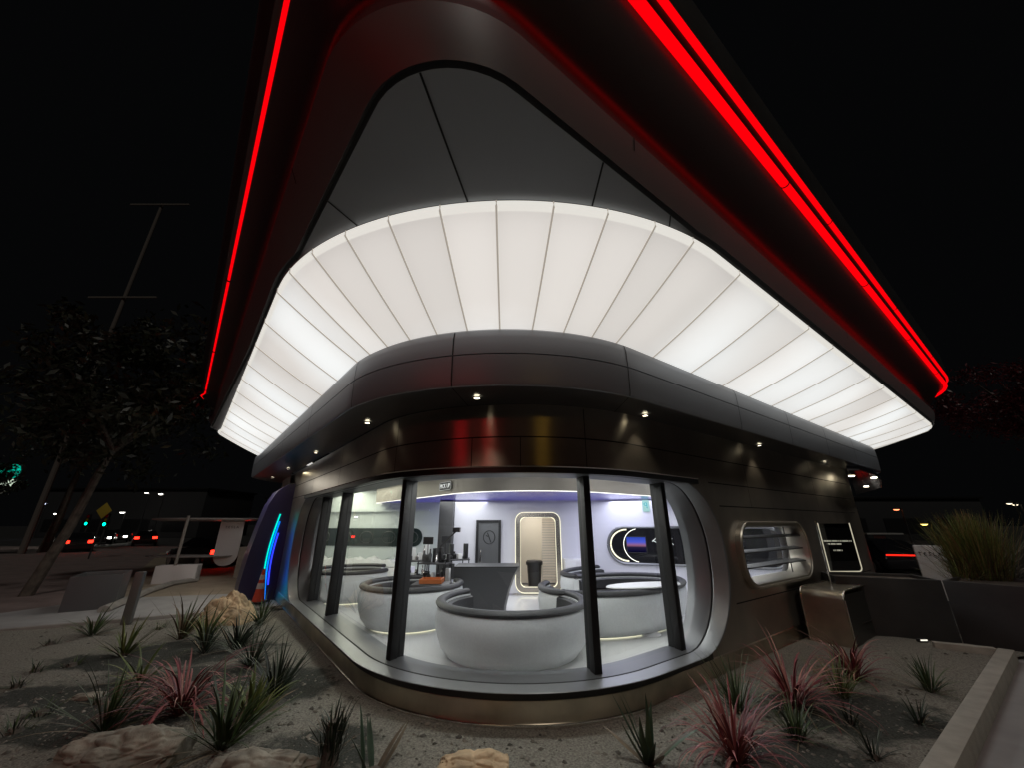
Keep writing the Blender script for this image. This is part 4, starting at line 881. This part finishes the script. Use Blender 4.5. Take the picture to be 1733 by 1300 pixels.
def plant(name, label, cat, px, py, n, Lr, wr, el, dr, cols_, group=None, z=None, spread=.05, stem=0, seed=1, nseg=7, p=None):
    random.seed(seed * 31 + int(px)); p = p or at(px, py); p.z = z if z is not None else sand_h(p.x, p.y) - .01
    t = thing(name, label, cat, p, group); mb = MB()
    for i in range(n):
        az = random.uniform(0, 2 * pi); r = random.uniform(0, spread); c = random.choice(cols_); dead = random.random() < .10; c = (.13, .095, .055) if dead else c; k_ = random.uniform(.75, 1.25); c = tuple(x * k_ for x in c)
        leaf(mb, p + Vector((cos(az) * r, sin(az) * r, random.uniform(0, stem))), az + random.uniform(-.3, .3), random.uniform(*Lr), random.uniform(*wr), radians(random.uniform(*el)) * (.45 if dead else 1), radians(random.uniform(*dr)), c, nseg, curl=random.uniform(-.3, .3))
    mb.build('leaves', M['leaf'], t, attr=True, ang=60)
    mb = MB(); mb.tube([p + Vector((0, 0, -.03)), p + Vector((0, 0, .05 + stem))], [spread * .8 + .012, spread * .4 + .008], 8); mb.build('stem', M['bark'], t)
    return t
RED = [(.20, .035, .045), (.30, .09, .09), (.12, .02, .03), (.36, .17, .14)]; GR = [(.04, .07, .02), (.06, .10, .03), (.03, .05, .02)]; YG = [(.13, .15, .035), (.09, .12, .03), (.06, .09, .02)]; DK = [(.022, .035, .02), (.03, .05, .028), (.015, .025, .015)]
BR = [(.12, .08, .035), (.16, .10, .05), (.07, .05, .02)]
gp = 'red flax plants in the beds'
plant('flax_plant', 'arching pink-red flax in the left bed, behind the bottom-left boulder', 'plant', 303, 1212, 120, (.6, 1.1), (.018, .03), (25, 80), (80, 160), RED, gp, seed=2, spread=.06)
plant('flax_plant', 'largest dark red flax at the bottom right of the bed', 'plant', 1248, 1296, 120, (.4, .85), (.016, .03), (30, 88), (50, 150), RED, gp, seed=3, spread=.06)
plant('flax_plant', 'red flax in the middle of the right bed beside the green grass', 'plant', 1345, 1198, 110, (.45, .95), (.016, .03), (30, 88), (40, 150), RED, gp, seed=4, spread=.06)
plant('flax_plant', 'red flax nearest the steel arch', 'plant', 1447, 1152, 90, (.4, .85), (.018, .034), (30, 88), (40, 140), RED, gp, seed=5, spread=.06)
gs = 'green spiky plants in the beds'
sp = [  # px, py, n, Lmax, width, colours, label
 (155, 1078, 26, .5, .03, GR, 'small green spiky plant nearest the bollard'),
 (208, 1112, 30, .5, .035, YG, 'yellow-green spiky plant in the upper left bed'),
 (238, 1152, 16, .45, .035, YG, 'sparse pale spiky plant left of centre in the left bed'),
 (305, 1082, 34, .7, .03, BR + GR, 'bronze and green spiky plant left of the tan boulder'),
 (345, 1088, 30, .55, .035, YG, 'bright yellow-green plant in front of the tan boulder'),
 (400, 1098, 60, .6, .025, DK, 'dark bushy plant right of the tan boulder'),
 (440, 1060, 24, .55, .03, GR, 'green spiky plant at the foot of the blue fin'),
 (425, 1128, 50, .55, .022, DK, 'dark grey-green bush in the upper middle of the left bed'),
 (465, 1180, 60, .55, .02, DK, 'dark upright bush nearest the diner plinth'),
 (175, 1243, 40, .6, .02, GR, 'grassy clump at the left of the big pink flax'),
 (345, 1105, 30, .45, .02, DK, 'low dark tuft below the bronze plant'),
 (420, 1222, 30, .45, .045, YG, 'pale broad-leaved succulent right of the pink flax'),
 (375, 1268, 50, .55, .03, GR, 'dark succulent clump between the two bottom-left boulders'),
 (1250, 1205, 60, .5, .016, GR, 'tall green grass tuft beside the plinth in the right bed'),
 (1425, 1180, 60, .42, .014, YG, 'low green grass between the red flax plants'),
 (1575, 1172, 50, .38, .016, GR, 'green grass tuft near the back of the kerb'),
 (1350, 1250, 60, .30, .014, GR, 'small green tuft in the lower right bed'),
 (1555, 1225, 30, .25, .014, DK, 'sparse tuft close to the kerb'),
 (1480, 1285, 26, .25, .014, DK, 'lowest small tuft on the pale patch by the kerb'),
 (1440, 1225, 20, .22, .012, DK, 'tiny dark tuft in the darker ground of the right bed')]
for i, (px, py, n, Lm, wd, cl, lb) in enumerate(sp): plant('spiky_plant', lb, 'plant', px, py, int(n * 1.4), (Lm * .6, Lm * 1.4), (wd * .8, wd * 1.3), (25, 88), (0, 70), cl, gs, seed=i + 10, spread=.07 if n > 40 else .04)
for i, (px, py, lb) in enumerate([(85, 1092, 'tiny tuft near the left end of the bed kerb'), (60, 1140, 'tiny dark tuft at the left edge, upper one'), (30, 1165, 'tiny dark tuft at the far left edge'), (70, 1210, 'flat dark tuft in the lower left sand'), (25, 1240, 'lowest dark tuft at the left frame edge'), (120, 1130, 'small tuft in the pale sand left of the yellow plants'), (170, 1190, 'small tuft above the grassy clump'), (270, 1065, 'small tuft beside the path kerb')]):
    plant('ground_tuft', lb, 'plant', px, py, 34, (.10, .22), (.008, .014), (10, 80), (20, 80), DK + GR, 'small tufts in the left bed', seed=i + 50, spread=.1, nseg=4)
plant('upright_bush', 'dark upright conifer-like bush at the bottom, left of the middle', 'plant', 556, 1297, 150, (.12, .28), (.012, .02), (45, 90), (-30, 40), DK, None, seed=77, spread=.1, stem=.28, nseg=4)
al = [(.05, .09, .05), (.035, .07, .04), (.06, .10, .05)]
plant('aloe', 'thick-leaved aloe at the bottom right of centre', 'plant', 1098, 1290, 13, (.38, .62), (.06, .085), (48, 86), (-10, 35), al, 'aloes at the front', seed=5, spread=.05)
plant('aloe', 'pair of aloe blades poking up at the bottom edge left of centre', 'plant', 632, 1312, 6, (.35, .55), (.05, .065), (55, 82), (-5, 20), al, 'aloes at the front', seed=9, spread=.10)
# feathery grass in the far right planter
pg = pB + pn * .7 + pd * .35
feather = [(.15, .19, .045), (.20, .22, .06), (.11, .15, .04), (.28, .19, .08)]
plant('ornamental_grass', 'bushy ornamental grass with reddish plumes in the far right planter', 'plant', 1650, 960, 1500, (.6, 1.4), (.008, .016), (62, 100), (-10, 30), feather, None, z=.93, seed=8, spread=.42, p=Vector((pg.x + 1.0, pg.y + .15, .93)))
plant('ornamental_grass', 'loose grass clump at the left of the bushy ornamental grass', 'plant', 1600, 960, 120, (.3, .8), (.006, .012), (35, 90), (10, 80), feather, None, z=.93, seed=18, spread=.25, p=Vector((pg.x + .35, pg.y, .93)))

# rocks
def rock(px, py, w_, d_, h_, seed, label, col=None, peak=0.):
    p = at(px, py); mb = bmesh.new(); bmesh.ops.create_icosphere(mb, subdivisions=6, radius=1)
    for v in mb.verts:
        c = v.co.copy(); n1 = noise.noise(c * 1.1 + Vector((seed, 0, 0))); n2 = noise.noise(c * 2.7 + Vector((0, seed, 0)))
        cell = noise.cell(c * 1.5 + Vector((seed, seed, 0))) if hasattr(noise, 'cell') else 0
        n3 = noise.ridged_multi_fractal(c * 2.2 + Vector((seed, 3, 1)), 1, 2.2, 4, 1, 2) if hasattr(noise, 'ridged_multi_fractal') else 0
        vd = noise.voronoi(c * 1.9 + Vector((seed, 1, seed)))[0]; vf = noise.voronoi(c * 6 + Vector((seed, 1, seed)))[0]; n4 = noise.noise(c * 11)
        r = 1 + .34 * n1 + .14 * n2 - .20 * max(0, .18 - (vd[1] - vd[0])) / .18 * .5 + .05 * (vf[0]) + .02 * n4 + .07 * (n3 - 1) + .04 * (cell - .5)
        c = c * r; c.x = max(-.8, min(.82, c.x)); c.y = max(-.85, c.y)
        if peak and c.z > 0: c.x -= peak * (c.z) * .35; c.x *= 1 - .45 * min(1, c.z); c.y *= 1 - .45 * min(1, c.z)
        v.co = Vector((c.x * w_ / 1.6, c.y * d_ / 1.6, c.z * h_ * .85))
    bmesh.ops.translate(mb, vec=p + Vector((0, 0, h_ * .05)), verts=mb.verts); me = bpy.data.meshes.new('boulder')
    for f in mb.faces: f.smooth = True
    mb.to_mesh(me); mb.free(); me.materials.append(col or M['rock']); o = bpy.data.objects.new('boulder', me); COL.objects.link(o); return tag(o, label, 'rock', 'boulders in the beds')
rock(385, 1052, 1.05, .8, .62, 3, 'tan peaked boulder in the left bed below the cone', peak=.3)
grock = mat('grey-brown rock', (.27, .245, .20), .9, noise_s=5, noise_a=.4, bump=.8, bump_s=12)
rock(215, 1285, 1.0, .6, .24, 11, 'broad grey-brown boulder at the bottom left', grock)
rock(445, 1315, .85, .5, .19, 17, 'low boulder at the bottom edge right of the first', grock)
rock(800, 1310, .6, .35, .12, 23, 'flat tan stone at the bottom edge under the diner corner')
rock(150, 1150 + 30, .3, .2, .05, 29, 'small flat stone in the left sand', grock)

# ------------------------------------------------------------------ far: trees, poles, lamps, signs
def tree(label, base, h, cr, lean, nleaf, seed, tr=.2, flat=.7, col=(.05, .07, .03), crown_h=None, ls=.16):
    random.seed(seed); t = thing('street_tree', label, 'tree', base, 'street trees'); base = Vector(base); top = base + Vector((lean[0], lean[1], h * .55)); mb = MB()
    mb.tube([base, base.lerp(top, .4) + Vector((.1, 0, 0)), base.lerp(top, .75), top], [tr, tr * .8, tr * .65, tr * .5], 10)
    ends = []
    for i in range(9):
        a_ = i * 2 * pi / 9 + random.uniform(-.3, .3); e = top + Vector((cos(a_) * cr * random.uniform(.4, .85), sin(a_) * cr * random.uniform(.4, .85), h * random.uniform(.1, .4))); m_ = top.lerp(e, .5) + Vector((0, 0, .3)); mb.tube([top - Vector((0, 0, .3)), m_, e], [tr * .4, tr * .22, tr * .07], 6); ends += [m_, e]
    mb.build('trunk', M['bark'], t); mb = MB(); C0 = top + Vector((0, 0, h * .22)); cl = []
    for i in range(46):
        q = Vector((random.gauss(0, 1), random.gauss(0, 1), random.gauss(0, 1))); q.normalize(); q *= random.uniform(.35, 1.0); cl.append((C0 + Vector((q.x * cr, q.y * cr, q.z * cr * flat)), random.uniform(.5, 1.25)))
    for e in ends: cl.append((e, .8))
    for i in range(nleaf):
        c, s_ = random.choice(cl); o_ = Vector((random.gauss(0, .38), random.gauss(0, .38), random.gauss(0, .3))) * s_ * cr * .3; p = c + o_
        d1 = Vector((random.uniform(-1, 1), random.uniform(-1, 1), random.uniform(-1, 1))).normalized(); d2 = d1.cross(Vector((random.uniform(-1, 1), random.uniform(-1, 1), random.uniform(-1, 1)))).normalized(); sz = ls * random.uniform(.6, 1.3)
        k_ = random.uniform(.6, 1.4); mb.add([p - d1 * sz, p + d2 * sz * .35, p + d1 * sz, p - d2 * sz * .35], [(0, 1, 2, 3)], tuple(x * k_ for x in col))
    mb.build('crown', M['leaf'], t, smooth=False, attr=True); return t
tb = at(45, 1005); tree('large leaning street tree at far left beside the sidewalk', (tb.x, tb.y, -.1), 8.8, 4.3, (.5, .6), 8000, 4, .17, .75, (.022, .026, .013))
tb = aty(1745, 900, 15); tree('street tree at the far right edge, red neon light painted into its leaves', (tb.x + 2.3, tb.y, -.1), 8.9, 2.9, (0, 0), 15000, 9, .2, .6, (.13, .02, .028), ls=.09)  # leaf colour carries the red light of the neon
tb = aty(150, 900, 32); tree('round-crowned tree across the street behind the red-lit cars', (tb.x - 3, tb.y, -.1), 12, 4.5, (.5, 0), 6000, 14, .3, .7, (.02, .024, .012))
up = aty(185, 620, 30); ut = aty(275, 345, 30)
pl = thing('utility_pole', 'tall wooden utility pole with two crossarms against the night sky at left', 'pole', (up.x - .6, 30, -.1))
pb = aty(160, 780, 30); pb.z = -.1; pb.x = up.x * 1.0
mb = MB(); mb.tube([(ut.x - .1, 30, -.1), (ut.x, 30, ut.z)], [.2, .13], 10); mb.build('pole', mat('weathered timber', (.15, .13, .115), .9), pl)
for pa, pb_ in (((232, 318), (340, 356)), ((158, 488), (288, 522))):
    a_, b_ = aty(*pa, 30), aty(*pb_, 30); c_ = min((a_.z + b_.z) / 2, ut.z - .25); Lx = (b_.x - a_.x) * .8; mb = MB(); mb.box((ut.x, 29.8, c_), (Lx, .12, .14)); mb.build('crossarm', mat('weathered timber', (.16, .14, .12), .9), pl)
def lamp(px, py, y, label, r=.16, c=(1, .95, .85), s=12., sx=1.8):
    p = aty(px, py, y); t = thing('street_lamp', label, 'street lamp', (p.x, y, -.12), 'distant street lamps'); mb = MB(); mb.tube([(p.x + .5, y, -.1), (p.x + .5, y, p.z + .1), (p.x + .3, y, p.z + .2), (p.x, y, p.z + .12)], [.09, .06, .05, .04], 8); mb.build('pole', M['dgrey'], t)
    mb = MB(); mb.lathe([(.001, .12), (r * .8, .10), (r * 1.2, .03), (r * 1.2, .0)], p, 12, sx=sx); mb.build('head', M['dgrey'], t); mb = MB(); mb.lathe([(.001, -.10 * r / .16), (r * .7, -.07 * r / .16), (r, -.0)], p, 12, sx=sx); mb.build('lamp_lens', emis('lamp lens', c, s), t)
for a_ in [(98, 870, 38, 'warm lamp beside the leaning tree trunk', .2), (73, 853, 60, 'bluish lamp left of the leaning trunk', .3, (.7, .75, 1), 3), (248, 835, 60, 'left one of two tiny white lamps above the disc canopy', .15), (272, 837, 55, 'right one of two tiny white lamps above the disc canopy', .17), (207, 868, 60, 'small white lamp above the oncoming headlights', .2),
           (192, 889, 70, 'yellowish low lamp above the oncoming cars', .25, (1, .75, .3), 6), (1405, 869, 30, 'left one of the twin bright lamps above the notice board', .17), (1419, 868, 31, 'right one of the twin bright lamps above the notice board', .17), (1517, 863, 40, 'small red-orange lamp above the black car', .16, (1, .25, .1), 4), (1564, 888, 30, 'yellow lamp above the white charging post', .14, (1, .7, .15), 6), (1537, 926, 30, 'white lamp left of the white charging post', .12), (1708, 853, 36, 'left one of the two dim warm lamps at the far right', .14, (1, .85, .6), 2.5), (1718, 855, 37, 'right one of the two dim warm lamps at the far right', .14, (1, .85, .6), 2.5)]:
    lamp(*a_)
def signal(px, py, y, label):
    p = aty(px, py, y); t = thing('traffic_light', label, 'traffic light', (p.x, y, -.12), 'distant green traffic lights'); mb = MB(); mb.tube([(p.x, y + .2, -.1), (p.x, y + .2, p.z + .9)], .08, 8); mb.build('pole', M['dgrey'], t); mb = MB(); mb.box((p.x, y + .05, p.z + .4), (.45, .2, 1.25)); mb.build('housing', M['black'], t, bev=.03)
    for k_, cc_, ss in ((0, (0, 1, .5), 5), (.4, (.3, .2, 0), .05), (.8, (.3, 0, 0), .05)): mb = MB(); mb.lathe([(.001, 0), (.16, 0)], (0, 0, 0), 14); mb.v = [Vector((v.x + p.x, y - .06, v.y + p.z + k_)) for v in mb.v]; mb.build('lamp', emis('signal', cc_, ss), t)
signal(146, 887, 48, 'smaller green traffic light above the braking car'); signal(177, 888, 42, 'brighter green traffic light above the oncoming cars')
p = aty(176, 865, 26); t = thing('warning_sign', 'dim yellow diamond warning sign on a post by the street', 'sign', (p.x, 26, -.1)); mb = MB(); mb.tube([(p.x, 26.05, -.1), (p.x, 26.05, p.z)], .04, 6); mb.build('post', M['dgrey'], t); mb = MB(); r_ = .5; mb.prism([(p.x - r_, 26, p.z), (p.x, 26, p.z - r_), (p.x + r_, 26, p.z), (p.x, 26, p.z + r_)], (0, .02, 0)); mb.build('plate', mat('sign yellow', (.5, .38, .05), .5), t, bev=.004)
p = aty(5, 806, 30); t = thing('illuminated_sign', 'glowing green and white illuminated sign behind leaves at the left edge', 'sign', (p.x, 30, -.1))
mb = MB(); q = rrect(p.x - 1.9, p.x + 1.3, p.z - .85, p.z + .95, .7); mb.prism([(x, 30, z) for x, z in q], (0, .3, 0)); mb.build('housing', M['dgrey'], t); mb = MB(); q = rrect(p.x - 1.8, p.x + 1.2, p.z - .2, p.z + .85, .5); mb.prism([(x, 29.96, z) for x, z in q], (0, .03, 0)); mb.build('green_face', emis('green glow', (0, .55, .38), .9), t, smooth=False)
mb = MB(); q = rrect(p.x - 1.8, p.x + 1.2, p.z - .78, p.z - .22, .25); mb.prism([(x, 29.96, z) for x, z in q], (0, .03, 0)); mb.build('white_face', emis('white glow', (.75, .9, .7), .9), t, smooth=False)
mb = MB(); mb.tube([(p.x - .5, 30.15, -.1), (p.x - .5, 30.15, p.z - .8)], .12, 8); mb.build('pole', M['dgrey'], t)
tree('leafy tree partly covering the green illuminated sign', (p.x * .93 - 1.0, 27.5, -.1), (p.z - .4) / .77, 2.3, (0, 0), 5200, 33, .14, .6, (.02, .026, .012), ls=.13)
for lb, x, y, z in (('red traffic light behind the viewpoint, mirrored in the steel above the window', -9.95, -5.4, 5.8), ('second red traffic light behind the viewpoint, mirrored left of the yellow streak', -5.35, -8.0, 5.8)):
    t = thing('traffic_light', lb, 'traffic light', (x, y, -.1), 'red traffic lights across the street'); mb = MB(); mb.tube([(x, y - .3, -.1), (x, y - .3, z + .5)], .08, 8); mb.build('pole', M['dgrey'], t)
    mb = MB(); mb.box((x, y - .12, z - .35), (.4, .2, 1.2)); mb.build('housing', M['black'], t, bev=.03); mb = MB(); mb.lathe([(.001, .08), (.06, .06), (.09, 0)], (0, 0, 0), 16); mb.v = [Vector((v.x + x, y + v.z, v.y + z)) for v in mb.v]; mb.build('lamp', emis('red signal', (1, .02, .03), 420), t)
for lb, x, y, z, ss in (('yellow street lamp behind the viewpoint, mirrored as a gold streak', 4.45, -8.4, 5.8, 70),):
    t = thing('street_lamp', lb, 'street lamp', (x, y, -.1)); mb = MB(); mb.tube([(x, y - .5, -.1), (x, y - .5, z), (x, y - .2, z + .2), (x, y, z + .14)], .06, 8); mb.build('pole', M['dgrey'], t); mb = MB(); mb.lathe([(.001, -.08), (.06, -.05), (.08, 0), (.001, .09)], (x, y, z), 16); mb.build('lamp_globe', emis('sodium lamp', (1, .62, .08), ss * 3.5), t)
# low dark hedge / far buildings across the street
mb = MB()
bb = mat('night facade', (.03, .03, .032), .8)
for i, (x, y, w_, d_, h_) in enumerate([(-62, 70, 26, 12, 7), (-34, 78, 20, 12, 6), (48, 60, 30, 12, 5)]):
    t = thing('shop_building', ['low dark shop building far left across the street', 'low dark building behind the charging canopy', 'low dark building far beyond the right planters'][i], 'building', (x, y, -.1))
    mb = MB(); mb.box((x, y, h_ / 2), (w_, d_, h_ + .2)); mb.build('wall', bb, t, bev=.05); mb = MB(); mb.box((x, y, h_ + .25), (w_ + .6, d_ + .6, .3)); mb.build('roof', M['black'], t, bev=.05)
    for j in range(4): mb = MB(); mb.box((x - w_ * .36 + j * w_ * .24, y - d_ / 2 - .02, 1.7), (w_ * .16, .08, 1.8)); mb.build('window', M['black'], t, smooth=False)
